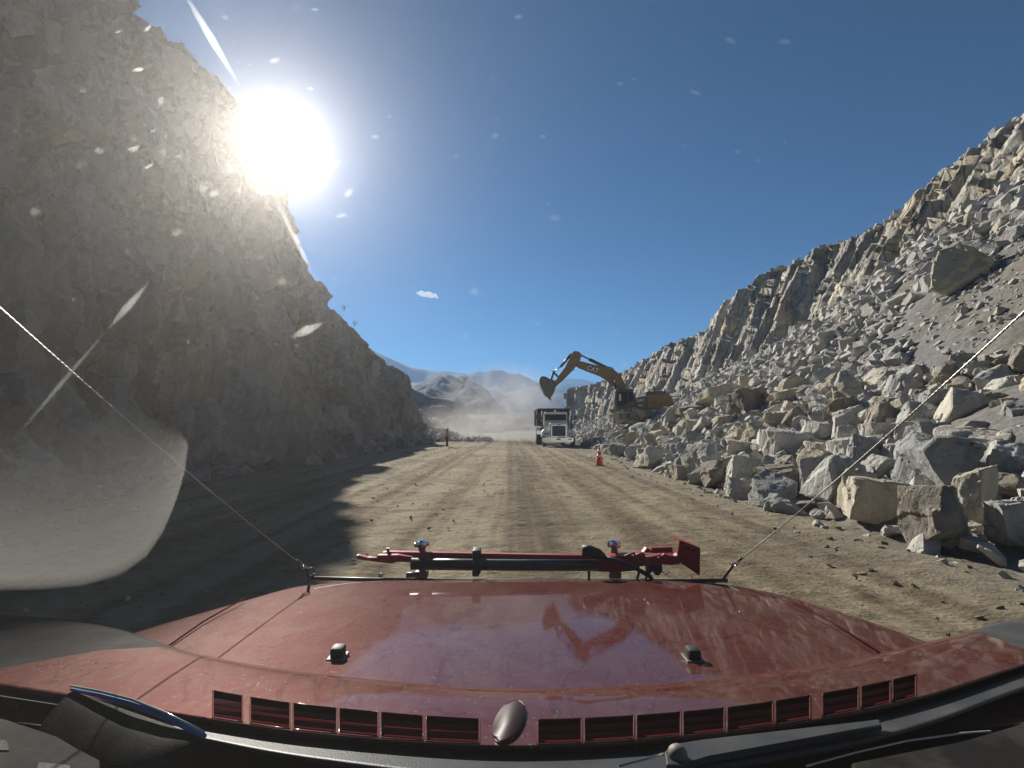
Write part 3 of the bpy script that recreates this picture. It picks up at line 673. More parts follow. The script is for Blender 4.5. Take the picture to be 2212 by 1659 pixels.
cy = MB().cyl(E(1180, 356, YC), E(955, 246, YC), .15).build('stick_cylinder', M['black'], ex, True); MB().cyl(E(955, 246, YC), E(858, 198, YC), .075).build('rod', M['steel'], cy, True)
cy = MB().cyl(E(738, 178, YC), E(604, 338, YC), .12).build('bucket_cylinder', M['black'], ex, True); MB().cyl(E(604, 338, YC), E(515, 406, YC), .06).build('rod', M['chrome'], cy, True)
for y in (YC - .55, YC + .55):
    cy = MB().cyl(E(1285, 690, y), E(1262, 560, y), .12).build('boom_cylinder', M['black'], ex, True); MB().cyl(E(1262, 560, y), E(1236, 474, y), .07).build('rod', M['chrome'], cy, True)
MB().tube([E(1150, 330, YC), E(1190, 342, YC), E(1235, 352, YC), E(1275, 395, YC), E(1300, 440, YC), E(1350, 490, YC)], .05, 6).build('hydraulic_hose', M['rubber'], ex, True)
MB().tube([E(770, 360, YC), E(772, 384, YC), E(750, 388, YC)], .03, 6).build('hydraulic_hose', M['rubber'], ex, True)
MB().tube([E(835, 280, YC - .3), E(880, 285, YC - .3), E(910, 300, YC - .3)], .03, 6).build('hydraulic_hose', M['rubber'], ex, True)
cab = prism([(1234, 645), (1250, 634), (1424, 632), (1442, 644), (1472, 715), (1474, 862), (1250, 866), (1228, 850), (1222, 770)], 0, 1.15, 'cab', M['black'], ex, .06)
prism([(1256, 668), (1368, 662), (1372, 790), (1322, 842), (1262, 838), (1246, 770)], -.012, 0, 'side_window', M['glass'], cab, 0)
prism([(1386, 664), (1424, 664), (1448, 722), (1450, 780), (1388, 786)], -.012, 0, 'side_window', M['glass'], cab, 0)
MB().tube([E(1378, 655, -.03), E(1380, 790, -.03), E(1330, 850, -.03)], .02, 6).build('grab_rail', M['black'], cab)
# seat back and operator shade seen as pale shapes behind the glass
prism([(1272, 700), (1296, 692), (1300, 770), (1276, 776)], -.02, -.013, 'door_pane', M['lens'], cab, 0)
hs = prism([(1474, 735), (1612, 726), (1612, 862), (1474, 862)], 0.02, 1.5, 'black_panel', M['black'], ex, .03)
lettering('CAT', E(1528, 768, 0.012), 0.33, M['letter'], hs); lettering('336D', E(1530, 830, 0.012), 0.2, M['letter'], hs)
body = prism([(1612, 706), (1836, 698), (1872, 690), (1905, 728), (1932, 790), (1936, 866), (1612, 866)], 0.0, 3.0, 'engine_housing', M['yellow'], ex, .07)
prism([(1650, 736), (1800, 730), (1800, 800), (1650, 806)], -.012, 0, 'side_door', M['yellow'], body, 0)
prism([(1602, 668), (1640, 660), (1832, 654), (1840, 704), (1602, 712)], 0.1, 2.8, 'engine_hood', M['black'], ex, .04)
MB().cyl(E(1700, 665, 1.9), E(1700, 620, 1.9), .08).build('exhaust_pipe', M['black'], ex, True)
prism([(1224, 866), (1936, 862), (1928, 890), (1800, 906), (1300, 922), (1262, 912)], 0.05, 2.9, 'slew_platform', M['yellow'], ex, .03)
MB().cyl(E(1580, 915, 1.5) , E(1580, 958, 1.5), .75, seg=24).build('slew_ring', M['steel'], ex, True)
for y in (-.15, 2.55):
    pts = []
    for k in range(24):
        a = 2 * math.pi * k / 24; pts.append((1580 + 300 * max(-1, min(1, 1.15 * math.cos(a))), 1000 + 48 * max(-1, min(1, 1.25 * math.sin(a)))))
    tr = prism(pts, y, y + .6, 'track', M['rubber'], ex, 0)
    for k in range(5): MB().cyl(E(1350 + 115 * k, 1003, y - .03), E(1350 + 115 * k, 1003, y + .02), .26).build('roller', M['steel'], tr, True)
MB().tube([E(1612, 700, .1), E(1612, 640, .1), E(1830, 632, .1), E(1836, 690, .1)], .025, 6).build('handrail', M['black'], ex)

# ------------------------------------------------------------------ dump truck facing the camera
DT = 43.0
def Tk(cx, cy, dy=0.0):
    v = at(1150.2 + 0.1226 * cx, 778.6 + 0.1226 * cy, DT); return Vector((v.x, DT + dy, v.z))
mpx = (Tk(1000, 0) - Tk(0, 0)).x / 1000; gx = Tk(440, 1540); tz = -gx.z
def Tq(cx, cy, dy=0.0): v = Tk(cx, cy, dy); v.z += tz; return v                 # wheels set on the ground
tr = empty('dump_truck', (gx.x, DT, 0), 'white conventional dump truck with blue grille and maroon bed', 'truck')
def front(pts, y0, y1, name, m, parent, bev=0.03): return MB().plate([Tq(x, y, y0) for x, y in pts], (0, y1 - y0, 0), bev).build(name, m, parent)
bed = MB()
xl, xr, zt, zb = Tq(118, 0).x, Tq(705, 0).x, Tq(0, 838).z, Tq(0, 1150).z
bed.box((xl + xr) / 2, DT + 3.2, (zt + zb) / 2, xr - xl, .12, zt - zb); bed.box(xl + .05, DT + 6, (zt + zb) / 2, .1, 5.5, zt - zb); bed.box(xr - .05, DT + 6, (zt + zb) / 2, .1, 5.5, zt - zb)
bed.box((xl + xr) / 2, DT + 6, zb, xr - xl, 5.6, .12); bed.box((xl + xr) / 2, DT + 8.8, (zt + zb) / 2, xr - xl, .1, zt - zb)
for k in range(6): bed.box(xl - .03, DT + 3.4 + k, (zt + zb) / 2, .08, .1, zt - zb)
bed.box((xl + xr) / 2, DT + 2.9, zt - .03, xr - xl, .7, .1)
bedo = bed.build('dump_bed', M['maroon'], tr)
MB().box(xl - .1, DT + 3.05, Tq(0, 900).z, .09, .12, .45).box(xl - .1, DT + 3.05, Tq(0, 1200).z, .05, .05, 1.6).build('bed_ladder', M['lens'], bedo)
MB().box(xl + .35, DT + 6, zb - .35, .25, 6, .3).box(xr - .35, DT + 6, zb - .35, .25, 6, .3).build('chassis', M['black'], tr)
cabt = front([(222, 1090), (220, 930), (236, 912), (622, 912), (638, 930), (640, 1090), (655, 1280), (205, 1280)], 1.25, 2.7, 'cab', M['white'], tr, .05)
front([(238, 955), (622, 955), (624, 1062), (236, 1066)], 1.225, 1.25, 'windscreen', M['glass'], cabt, 0)
front([(228, 1068), (632, 1066), (632, 1078), (228, 1080)], 1.2, 1.24, 'wiper_panel', M['white'], cabt, 0)
front([(226, 930), (634, 930), (636, 952), (224, 952)], 1.1, 1.28, 'sun_visor', M['white'], cabt, .01)
hood = MB()
hood.plate([Tq(300, 1130, 0), Tq(318, 1108, 0), Tq(600, 1108, 0), Tq(622, 1130, 0), Tq(628, 1350, 0), Tq(296, 1350, 0)], (0, .3, 0), .03)
hood.hexa([Tq(232, 1270, 1.28), Tq(636, 1270, 1.28), Tq(625, 1345, .28), Tq(298, 1345, .28), Tq(232, 1083, 1.28), Tq(634, 1083, 1.28), Tq(614, 1104, .28), Tq(306, 1104, .28)])
ho = hood.build('hood', M['white'], tr)
front([(330, 1140), (598, 1140), (604, 1355), (326, 1355)], -.03, 0.02, 'grille_surround', M['chrome'], ho, .012)
gr = front([(348, 1160), (582, 1160), (586, 1345), (344, 1345)], -.05, -.03, 'grille', M['grille'], ho, 0)
g = MB()
for k in range(9): y = 1178 + k * 19; g.plate([Tq(347, y, -.058), Tq(584, y, -.058), Tq(584, y + 3, -.058), Tq(347, y + 3, -.058)], (0, .008, 0))
g.build('grille_slat', M['steel'], gr)
front([(436, 1138), (500, 1138), (500, 1152), (436, 1152)], -.045, -.03, 'badge', M['black'], ho, 0)
for s in (1, -1):
    X = lambda x: 461 + s * (x - 461)
    f = front([(X(296), 1245), (X(262), 1222), (X(196), 1228), (X(168), 1262), (X(162), 1352), (X(296), 1356)], .02, 1.15, 'fender', M['white'], tr, .05)
    hl = front([(X(196), 1282), (X(300), 1288), (X(300), 1318), (X(192), 1320)], -.01, .02, 'headlight', M['lens'], f, 0)
    front([(X(214), 1290), (X(240), 1290), (X(240), 1314), (X(214), 1314)], -.02, -.01, 'lamp', M['glass'], hl, 0); front([(X(256), 1290), (X(282), 1290), (X(282), 1314), (X(256), 1314)], -.02, -.01, 'lamp', M['glass'], hl, 0)
    wx = Tq(X(210), 0).x
    w = MB().lathe((wx - .16, DT + .75, .5), (1, 0, 0), [(.3, 0), (.47, .01), (.5, .05), (.5, .27), (.47, .31), (.3, .32)], 28).build('wheel', M['rubber'], tr, True); MB().cyl((wx - .17, DT + .75, .5), (wx + .17, DT + .75, .5), .27).build('rim', M['steel'], w, True)
    for yy_ in (6.4, 7.7):
        wx2 = (xl + .32) if s > 0 else (xr - .32)
        w = MB().lathe((wx2 - .28, DT + yy_, .5), (1, 0, 0), [(.3, 0), (.47, .01), (.5, .05), (.5, .5), (.47, .55), (.3, .56)], 24).build('wheel', M['rubber'], tr, True); MB().cyl((wx2 - .29, DT + yy_, .5), (wx2 + .29, DT + yy_, .5), .26).build('rim', M['steel'], w, True)
    mx = Tq(X(140), 0).x
    mir = MB().box(mx, DT + 1.3, Tq(0, 1010).z, .19, .08, .42, None, .02).build('wing_mirror', M['black'], tr); MB().tube([(mx, DT + 1.3, Tq(0, 965).z + .05), (Tq(X(225), 0).x, DT + 1.35, Tq(0, 950).z)], .018, 6).tube([(mx, DT + 1.3, Tq(0, 1055).z), (Tq(X(225), 0).x, DT + 1.35, Tq(0, 1080).z)], .018, 6).build('bracket', M['chrome'], mir)
    MB().cyl(Tq(X(196), 1250, 1.5), Tq(X(196), 890, 1.5), .08).build('exhaust_stack', M['steel'], tr, True)
    front([(X(206), 1140), (X(226), 1140), (X(228), 1240), (X(200), 1240)], 1.6, 2.4, 'door', M['white'], cabt, .01)
    MB().tube([Tq(X(300), 1120, .2), Tq(X(262), 1180, .5), Tq(X(240), 1100, 1.0)], .014, 6).build('fender_mirror', M['black'], f)
bu = front([(166, 1366), (720, 1366), (722, 1440), (660, 1462), (215, 1462), (166, 1440)], -.22, .06, 'bumper', M['chrome'], tr, .03)
front([(418, 1385), (490, 1385), (490, 1408), (418, 1408)], -.23, -.22, 'number_plate', M['black'], bu, 0); front([(622, 1386), (694, 1384), (694, 1412), (622, 1414)], -.23, -.22, 'marker_light', M['lens'], bu, 0)
front([(260, 1476), (480, 1476), (480, 1498), (260, 1498)], .55, .7, 'axle', M['steel'], tr, .01)
MB().lathe(Tq(437, 914, 1.9), (0, 0, 1), [(.1, 0), (.1, .05), (.085, .06), (.08, .2), (.05, .23)], 16).build('beacon', M['amber'], tr, True)
for x in (385, 490): MB().box(Tq(x, 906, 1.9).x, DT + 1.9, Tq(x, 906).z, .05, .1, .05).build('clearance_lamp', M['amber'], tr)

# ------------------------------------------------------------------ traffic cone
cp = on_ground(1295, 1007); cn = empty('traffic_cone', cp, 'orange traffic cone with two white reflective bands standing at the road edge before the boulders', 'traffic cone')
hc = 41 * cp.y / 1106
MB().plate([cp + Vector((math.cos(a) * .2 * 1.1, math.sin(a) * .2 * 1.1, .012)) for a in [math.pi * k / 4 + math.pi / 8 for k in range(8)]], (0, 0, .035), .008).build('base', M['rubber'], cn)
MB().lathe(cp + Vector((0, 0, .045)), (0, 0, 1), [(.165, 0), (.16, .03), (.035, hc - .05), (.03, hc - .045)], 20).build('cone_body', M['orange'], cn, True)
for f in (.42, .68):
    r = lambda z: .165 - .13 * (z / (hc - .05)) + .003
    z0, z1_ = f * hc, f * hc + hc * .12; MB().lathe(cp + Vector((0, 0, .045)), (0, 0, 1), [(r(z0), z0), (r(z1_), z1_)], 20).build('reflective_band', M['band'], cn, True)

# ------------------------------------------------------------------ the flagger
def skin(name, pts, edges, rad, m, parent, root=0, sub=1):
    me = bpy.data.meshes.new(name); me.from_pydata(pts, edges, []); o = bpy.data.objects.new(name, me); COL.objects.link(o)
    md = o.modifiers.new('skin', 'SKIN'); md.use_smooth_shade = True
    for v, r in zip(me.skin_vertices[0].data, rad): v.radius = r if isinstance(r, tuple) else (r, r); v.use_root = False
    me.skin_vertices[0].data[root].use_root = True
    o.modifiers.new('sub', 'SUBSURF').levels = sub; o.modifiers['sub'].render_levels = sub
    dg = bpy.context.evaluated_depsgraph_get(); ev = bpy.data.meshes.new_from_object(o.evaluated_get(dg)); bpy.data.objects.remove(o)
    ev.materials.clear(); return mesh_obj(name, ev, m, parent, True)
M['skin'] = simple('brown skin', (0.25, 0.13, 0.08), 0.6); M['vest'] = simple('orange red vest cloth', (0.9, 0.15, 0.08), 0.75)
M['denim'] = simple('dark trousers', (0.016, 0.016, 0.022), 0.8); M['sleeve'] = simple('pale shirt cloth', (0.5, 0.42, 0.36), 0.8); M['hat'] = simple('yellow hard hat', (0.75, 0.6, 0.2), 0.35); M['boot'] = simple('black boots', (0.015, 0.013, 0.012), 0.6)
pp = on_ground(965, 966); HP_ = 41 * pp.y / 1106 / 1.74
pe = empty('person', pp, 'person in a yellow hard hat, red vest and dark trousers standing at the road edge', 'person')
def B(x, y, z): return Vector((pp.x + x * HP_, pp.y + y * HP_, z * HP_))       # faces +x, left side away from the camera
body_pts = [B(0, 0, .95), B(0, 0, 1.15), B(.01, 0, 1.36), B(.02, 0, 1.47), B(.05, 0, 1.56), B(.06, 0, 1.66),
            B(0, -.19, 1.38), B(-.06, -.24, 1.1), B(.1, -.22, .93), B(.15, -.2, .88), B(0, .19, 1.38), B(.03, .24, 1.1), B(.2, .2, .98), B(.26, .18, .95),
            B(0, -.1, .88), B(.02, -.11, .5), B(-.01, -.11, .09), B(.15, -.12, .04), B(0, .1, .88), B(.05, .11, .5), B(.02, .11, .09), B(.18, .12, .04)]
be = [(0, 1), (1, 2), (2, 3), (3, 4), (4, 5), (2, 6), (6, 7), (7, 8), (8, 9), (2, 10), (10, 11), (11, 12), (12, 13), (0, 14), (14, 15), (15, 16), (16, 17), (0, 18), (18, 19), (19, 20), (20, 21)]
br = [(.13, .15), (.12, .14), (.12, .16), .06, .09, .085, .06, .047, .037, .04, .06, .047, .037, .04, .09, .065, .045, .04, .09, .065, .045, .04]
br = [tuple(q * HP_ for q in r) if isinstance(r, tuple) else r * HP_ for r in br]
for h in (9, 13):
    for k in range(5):
        n0 = len(body_pts); q = body_pts[h]; f = (k - 2) * .016
        body_pts += [q + Vector((.045 - .01 * abs(k - 2), f * 1.2, -.03)) * HP_, q + Vector((.075 - .012 * abs(k - 2), f * 1.5, -.07 + .008 * k)) * HP_]; be += [(h, n0), (n0, n0 + 1)]; br += [.009 * HP_, .008 * HP_]
skin('body', body_pts, be, br, M['skin'], pe)
skin('vest', [body_pts[0] + Vector((0, 0, -.04)), body_pts[1], body_pts[2], body_pts[2] + Vector((0, 0, .07 * HP_))], [(0, 1), (1, 2), (2, 3)], [(.16 * HP_, .19 * HP_), (.145 * HP_, .17 * HP_), (.15 * HP_, .2 * HP_), (.08 * HP_, .1 * HP_)], M['vest'], pe)
for a in (6, 10): skin('sleeve', [body_pts[a], body_pts[a + 1], body_pts[a + 2]], [(0, 1), (1, 2)], [.075 * HP_, .06 * HP_, .05 * HP_], M['vest'], pe)
skin('trousers', [B(0, 0, .97), B(0, -.1, .86), B(.02, -.11, .5), B(-.01, -.11, .1), B(0, .1, .86), B(.05, .11, .5), B(.02, .11, .1)], [(0, 1), (1, 2), (2, 3), (0, 4), (4, 5), (5, 6)], [(.15 * HP_, .17 * HP_), .11 * HP_, .085 * HP_, .075 * HP_, .11 * HP_, .085 * HP_, .075 * HP_], M['denim'], pe)
for k in (16, 20): skin('boot', [body_pts[k] + Vector((0, 0, .05 * HP_)), body_pts[k] + Vector((0, 0, -.04 * HP_)), body_pts[k + 1] + Vector((.03, 0, 0))], [(0, 1), (1, 2)], [.06 * HP_, .055 * HP_, .042 * HP_], M['boot'], pe)
hh = MB().lathe(B(.055, 0, 1.66), (0, 0, 1), [(.125 * HP_, 0), (.118 * HP_, .03 * HP_), (.09 * HP_, .085 * HP_), (.03 * HP_, .112 * HP_)], 18); hh.lathe(B(.07, 0, 1.655), (0, 0, 1), [(.15 * HP_, 0), (.15 * HP_, .008 * HP_)], 18); hh.build('hard_hat', M['hat'], pe, True)
skin('neck_cloth', [B(-.02, 0, 1.64), B(-.04, 0, 1.52), B(-.1, -.03, 1.38)], [(0, 1), (1, 2)], [.085 * HP_, .07 * HP_, .06 * HP_], M['sleeve'], pe)

# ------------------------------------------------------------------ survey stakes
for px, b, t_, d, lab in [(572, 1010, 985, None, 'pale survey stake at the cliff foot, left one of a crossed pair'), (581, 1011, 986, None, 'pale survey stake at the cliff foot, right one of a crossed pair'), (757, 977, 962, None, 'thin survey stake in the shade at the cliff foot'), (763, 964, 948, None, 'thin survey stake standing behind another in the cliff shade'),
                         (937, 962, 947, None, 'short pale stake left of the person before the spoil heap'), (957, 960, 945, 58, 'short pale stake close behind the person'), (948, 958, 946, 62, 'small stake among the stones of the spoil heap')]:
    g_ = on_ground(px, b) if d is None else at(px, b, d); h = (b - t_) * g_.y / 1106; g_.z = min(g_.z, 0.0) if d is None else 0.0
    tilt = rng.uniform(-.06, .06) + (.12 if px == 572 else 0)
    w = max(.045, .0022 * g_.y)
    st = MB().hexa([g_ + Vector((a * w / 2, b_ * w / 2, -.02)) for a, b_ in ((-1, -1), (1, -1), (1, 1), (-1, 1))] + [g_ + Vector((a * w / 2 + tilt * h, b_ * w / 2, h)) for a, b_ in ((-1, -1), (1, -1), (1, 1), (-1, 1))]).build('survey_stake', M['wood'])
    tag(st, lab, 'stake', 'survey stakes along the cliff foot')

# dry twiggy shrubs on the cliff edge
M['twig'] = simple('dry twigs', (0.09, 0.065, 0.045), 0.9)
def twig(base, h, seed, label):
    r = random.Random(seed); m = MB()
    def grow(p, d, L, w, n):
        q = p + d * L; m.tube([p, p + d * L * .5 + Vector((r.gauss(0, .04), r.gauss(0, .04), 0)) * L, q], [w, w * .8, w * .6], 5)
        if n:
            for _ in range(3): grow(p + d * L * r.uniform(.4, 1), (d + Vector((r.gauss(0, .6), r.gauss(0, .6), r.gauss(.15, .3)))).normalized(), L * r.uniform(.5, .75), w * .6, n - 1)
    for _ in range(4): grow(Vector(base), Vector((r.gauss(0, .5), r.gauss(0, .5), 1)).normalized(), h * .42, h * .012, 3)
    return tag(m.build('dry_shrub', M['twig']), label, 'shrub', 'dry shrubs on the cliff edge')
for px, py, hpx, lab in [(745, 668, 16, 'bare twiggy shrub on the steep cliff edge, highest of three'), (768, 700, 15, 'bare twiggy shrub on the cliff edge below the highest one'), (870, 838, 14, 'leafless bush on the low end of the cliff')]:
    d = float(np.interp(px, [745, 768, 870], [50.5, 51.5, 69])); twig(at(px - 3, py + 6, d), hpx * d / 1106 * 1.5, int(px), lab)
twig(at(1000, 838, 170), 6.0, 3, 'thin leafless tree on the brown slope beyond the cliff')
# ------------------------------------------------------------------ the red off-road truck the picture is taken from
t = NT('dusty red body paint'); co = t.coord()
flake = t.noise(co, 900, 2); dust = t.noise(co, 3.0, 8, 0.7); speck = t.noise(co, 55, 5, 0.75); smear = t.noise(t.map(co, (3, 14, 1)), 2.0, 6, 0.65)
scr = t.voro(t.map(co, (60, 9, 1), (0, 0, .5)), 2.2, 'F1')
dm = t.math('ADD', t.math('MULTIPLY', t.ramp(dust, [(0.35, (.55, .55, .55)), (0.65, (1, 1, 1))]), 0.55), t.math('MULTIPLY', t.ramp(speck, [(0.5, (0, 0, 0)), (0.68, (1, 1, 1))]), 0.7), True)
wash = t.ramp(t.noise(t.map(co, (1, .7, 1), loc=(3, 1, 0)), 2.4, 7, .55, 2.2), [(.485, (0, 0, 0)), (.5, (1, 1, 1)), (.515, (0, 0, 0))])
base = t.mix(t.math('MULTIPLY', flake, .3), (0.08, 0.006, 0.007), (0.12, 0.011, 0.011))
cc = t.mix(t.math('MULTIPLY', dm, .75), base, (0.085, 0.05, 0.036)); cc = t.mix(t.math('MULTIPLY', wash, .85), cc, (0.05, .006, .006))
cc = t.mix(t.math('MULTIPLY', t.ramp(t.voro(co, 34), [(0.05, (1, 1, 1)), (0.11, (0, 0, 0))]), t.ramp(t.noise(co, 7, 3), [(.55, (0, 0, 0)), (.6, (.8, .8, .8))])), cc, (0.06, .01, .01))
cc = t.mix(t.math('MULTIPLY', t.ramp(scr, [(.04, (1, 1, 1)), (.075, (0, 0, 0))]), .55), cc, (.42, .33, .29))
grit = t.math('MULTIPLY', t.ramp(t.voro(co, 75), [(.1, (1, 1, 1)), (.17, (0, 0, 0))]), t.ramp(t.noise(co, 5, 5, .7), [(.46, (0, 0, 0)), (.6, (1, 1, 1))]))
cc = t.mix(t.math('MULTIPLY', grit, .6), cc, (.33, .26, .21))
cc = t.mix(t.math('MULTIPLY', t.ramp(t.noise(t.map(co, (1.4, .6, 1)), 5, 8, .72, 1.0), [(.46, (0, 0, 0)), (.72, (1, 1, 1))]), .28), cc, (.17, .125, .09))
M['paint'] = t.bsdf(Base_Color=cc, Metallic=0.2, Roughness=0.52, Specular_IOR_Level=0.0, Coat_Weight=0.5, Coat_Roughness=t.math('ADD', 0.025, t.math('MULTIPLY', dm, 0.045)), Normal=t.bump(t.math('ADD', dust, t.math('MULTIPLY', speck, .15)), 0.02, 0.02))
M['plastic'] = simple('grained dark plastic', (0.035, 0.037, 0.04), 0.5, 0, Normal=None) if False else None
def grained(name, col, rough, spec=.2):
    t = NT(name); n = t.noise(t.coord(), 420, 3); d = t.noise(t.coord(), 6, 6, .65)
    return t.bsdf(Base_Color=t.mix(t.math('MULTIPLY', t.ramp(d, [(.45, (0, 0, 0)), (.7, (1, 1, 1))]), .25), col, (0.2, .18, .15)), Roughness=rough, Specular_IOR_Level=spec, Normal=t.bump(n, .25, .002))
M['plastic'] = grained('grained dark plastic', (0.04, 0.044, 0.046), 0.42); M['grey'] = grained('grey dash plastic', (0.016, 0.0155, 0.0155), 0.7, .02); M['pod'] = grained('black pod plastic', (0.006, 0.006, 0.007), 0.5, .04)
M['slot'] = simple('dark red slot', (0.075, 0.013, 0.013), 0.8, 0, Specular_IOR_Level=0.0); M['redsteel'] = paint('red jack paint', (0.42, 0.02, 0.025), 0.4, 0.1, 0.25, (.2, .13, .1)); M['bluetrim'] = simple('blue trim', (0.05, 0.16, 0.38), 0.3)
M['cable'] = simple('braided steel cable', (0.42, 0.42, 0.4), 0.4, 0.7); M['pad'] = simple('dark rubber pad', (0.02, 0.024, 0.018), 0.6)
TR = empty('off_road_truck', (0, 1.2, 0), 'red off-road truck the picture is taken from, its dusty hood and a panel shaped as the dash reflection', 'off-road truck')
Z0, KS, YF = 1.03, 0.125, 1.95
def HP(px, py, dz=0.0):
    """where the sight line through a photo point meets the sloping plane of the hood"""
    r = ray(px, py); s = (Z0 + KS * YF + dz - CAM_Z) / (r.z + KS); return Vector((0, 0, CAM_Z)) + r * s
def bez(a, b, c_, n):
    """curve through a, b (middle) and c"""
    q = [2 * b[k] - (a[k] + c_[k]) / 2 for k in (0, 1)]
    return [tuple((1 - u) ** 2 * a[k] + 2 * u * (1 - u) * q[k] + u * u * c_[k] for k in (0, 1)) for u in (i / (n - 1) for i in range(n))]
def bz3(a, b, c_, n): return [tuple((1 - u) ** 2 * Vector(a) + 2 * u * (1 - u) * (2 * Vector(b) - (Vector(a) + Vector(c_)) / 2) + u * u * Vector(c_)) for u in (i / (n - 1) for i in range(n))]
Lb = [(652, 1254), (600, 1264), (545, 1279), (420, 1312), (270, 1352), (130, 1396), (0, 1440), (-180, 1505)]
Rb = [(1560, 1251), (1640, 1262), (1720, 1279), (1860, 1318), (1990, 1362), (2100, 1400), (2225, 1446), (2400, 1512)]
Cb = [1250, 1262, 1282, 1325, 1385, 1455, 1530, 1640]
rows = []
for l, r_, c_ in zip(Lb, Rb, Cb):
    A, B_, C_ = HP(*l), HP(1106, c_), HP(*r_); row = []
    for k in range(41):
        u = k / 40; q = A.lerp(C_, u); q.y = (1 - u) ** 2 * A.y + 2 * u * (1 - u) * (2 * B_.y - (A.y + C_.y) / 2) + u * u * C_.y
        q.z = Z0 + KS * (YF - q.y) - 0.016 * max(0, abs(2 * u - 1) - .55) ** 2 / .2; row.append(q)
    rows.append(row)
fr = [q + Vector((0, .018, -.012)) for q in rows[0]]; fr2 = [q + Vector((0, .03, -.06)) for q in rows[0]]; fr3 = [q + Vector((0, .03, -.28)) for q in rows[0]]
full = [fr3, fr2, fr] + rows
full = [[r_[0] + Vector((-.05, 0, -.35)), r_[0] + Vector((-.025, 0, -.035))] + r_ + [r_[-1] + Vector((.025, 0, -.035)), r_[-1] + Vector((.05, 0, -.35))] for r_ in full]
hm = MB(); hm.grid(full); hood = hm.build('hood', M['paint'], TR, smooth=True)
md = hood.modifiers.new('s', 'SUBSURF'); md.levels = md.render_levels = 2
# dark lines, buffers, body below
def strip(pts, w, dz, name, m, parent): return MB().tube([HP(x, y, dz) for x, y in pts], w, 6).build(name, m, parent, True)
strip([(530, 1291), (440, 1342), (360, 1398), (268, 1488)], .0022, .001, 'hood_line', M['slot'], hood)  # dark line laid in for the cable's reflection on the hood
strip([(1700, 1292), (1800, 1345), (1900, 1410)], .0018, .001, 'hood_line', M['slot'], hood)
for x, y in ((730, 1421), (1497, 1425)):
    p = HP(x, y, .0); bp = MB().box(p.x, p.y, p.z + .012, .026, .03, .024, None, .006).build('hood_buffer', M['pad'], hood, auto=30); MB().box(p.x, p.y, p.z + .002, .036, .04, .006, None, .002).build('base', M['steel'], bp)
MB().hexa([HP(*Lb[0]) + Vector((0, .02, -.9)), HP(*Rb[0]) + Vector((0, .02, -.9)), Vector((1.0, .7, .3)), Vector((-1.0, .7, .3)), HP(*Lb[0]) + Vector((.03, -.03, -.1)), HP(*Rb[0]) + Vector((-.03, -.03, -.1)), Vector((.9, .75, 1.0)), Vector((-.9, .75, 1.0))]).build('engine_bay', M['black'], TR)
# black front bumper bar peeping over the nose
bb = MB().tube([at(672, 1249, 2.02), at(800, 1252, 2.06), at(1106, 1256, 2.1), at(1480, 1255, 2.06), at(1572, 1254, 2.02)], .0075, 8).build('bumper_bar', M['black'], TR, True)
MB().tube([at(672, 1246, 2.02) + Vector((math.cos(a) * .013, 0, .016 + math.sin(a) * .016)) for a in [k * .5 for k in range(13)]], .004, 6).build('eye_bolt', M['steel'], bb, True)
for sx in (-1, 1):
    w = MB().lathe((sx * 1.0 - .13, 1.45, .42), (1, 0, 0), [(.25, 0), (.4, .02), (.42, .06), (.42, .22), (.4, .26), (.25, .28)], 32).build('wheel', M['rubber'], TR, True); MB().cyl((sx * 1.0 - .14, 1.45, .42), (sx * 1.0 + .14, 1.45, .42), .24, seg=24).build('rim', M['steel'], w, True)

# dash vents mirrored in the windscreen, built as a solid curved band
Ac = [(-160, 1318), (0, 1330), (220, 1352), (440, 1415), (700, 1457), (1100, 1488), (1500, 1471), (1800, 1430), (2000, 1390), (2185, 1341), (2230, 1350), (2300, 1420)]
Bc = [(-160, 1462), (0, 1490), (220, 1525), (440, 1562), (700, 1597), (1100, 1622), (1500, 1601), (1800, 1558), (2000, 1512), (2185, 1452), (2230, 1440), (2300, 1440)]
def cat(P_, u):
    n = len(P_) - 1; f = u * n; i = min(int(f), n - 1); s = f - i; g = lambda k: P_[max(0, min(n, k))]
    return tuple(.5 * (2 * g(i)[k] + (g(i + 1)[k] - g(i - 1)[k]) * s + (2 * g(i - 1)[k] - 5 * g(i)[k] + 4 * g(i + 1)[k] - g(i + 2)[k]) * s * s + (3 * g(i)[k] - g(i - 1)[k] - 3 * g(i + 1)[k] + g(i + 2)[k]) * s ** 3) for k in (0, 1))
def band(u0, u1, n, vs, dzs):
    out = []
    for v, dz in zip(vs, dzs):
        row = []
        for k in range(n):
            u = u0 + (u1 - u0) * k / (n - 1); a, b = cat(Ac, u), cat(Bc, u); row.append(HP(a[0] + (b[0] - a[0]) * v, a[1] + (b[1] - a[1]) * v, dz))
        out.append(row)
    return out
UW = lambda x: next(i + (x - Ac[i][0]) / (Ac[i + 1][0] - Ac[i][0]) for i in range(11) if Ac[i][0] <= x <= Ac[i + 1][0]) / 11
VS, DZ = [-.02, 0, .03, .08, .3, .47, .6, .7, .8, .9, .93, .97, 1.0, 1.03], [-.06, .008, .017, .02, .0215, .0222, .0222, .0222, .0222, .0222, .0222, .019, .012, -.05]
parts_c = {}
def cband(xa0, xb0, xa1, xb1, n=70):
    out = []
    for v, dz in zip(VS, DZ):
        f = max(0, min(1, v)); x0, x1_ = xa0 + (xb0 - xa0) * f, xa1 + (xb1 - xa1) * f; row = []
        for k in range(n):
            u = UW(x0 + (x1_ - x0) * k / (n - 1)); a, b = cat(Ac, u), cat(Bc, u); row.append(HP(a[0] + (b[0] - a[0]) * v, a[1] + (b[1] - a[1]) * v, dz))
        out.append(row)
    return out
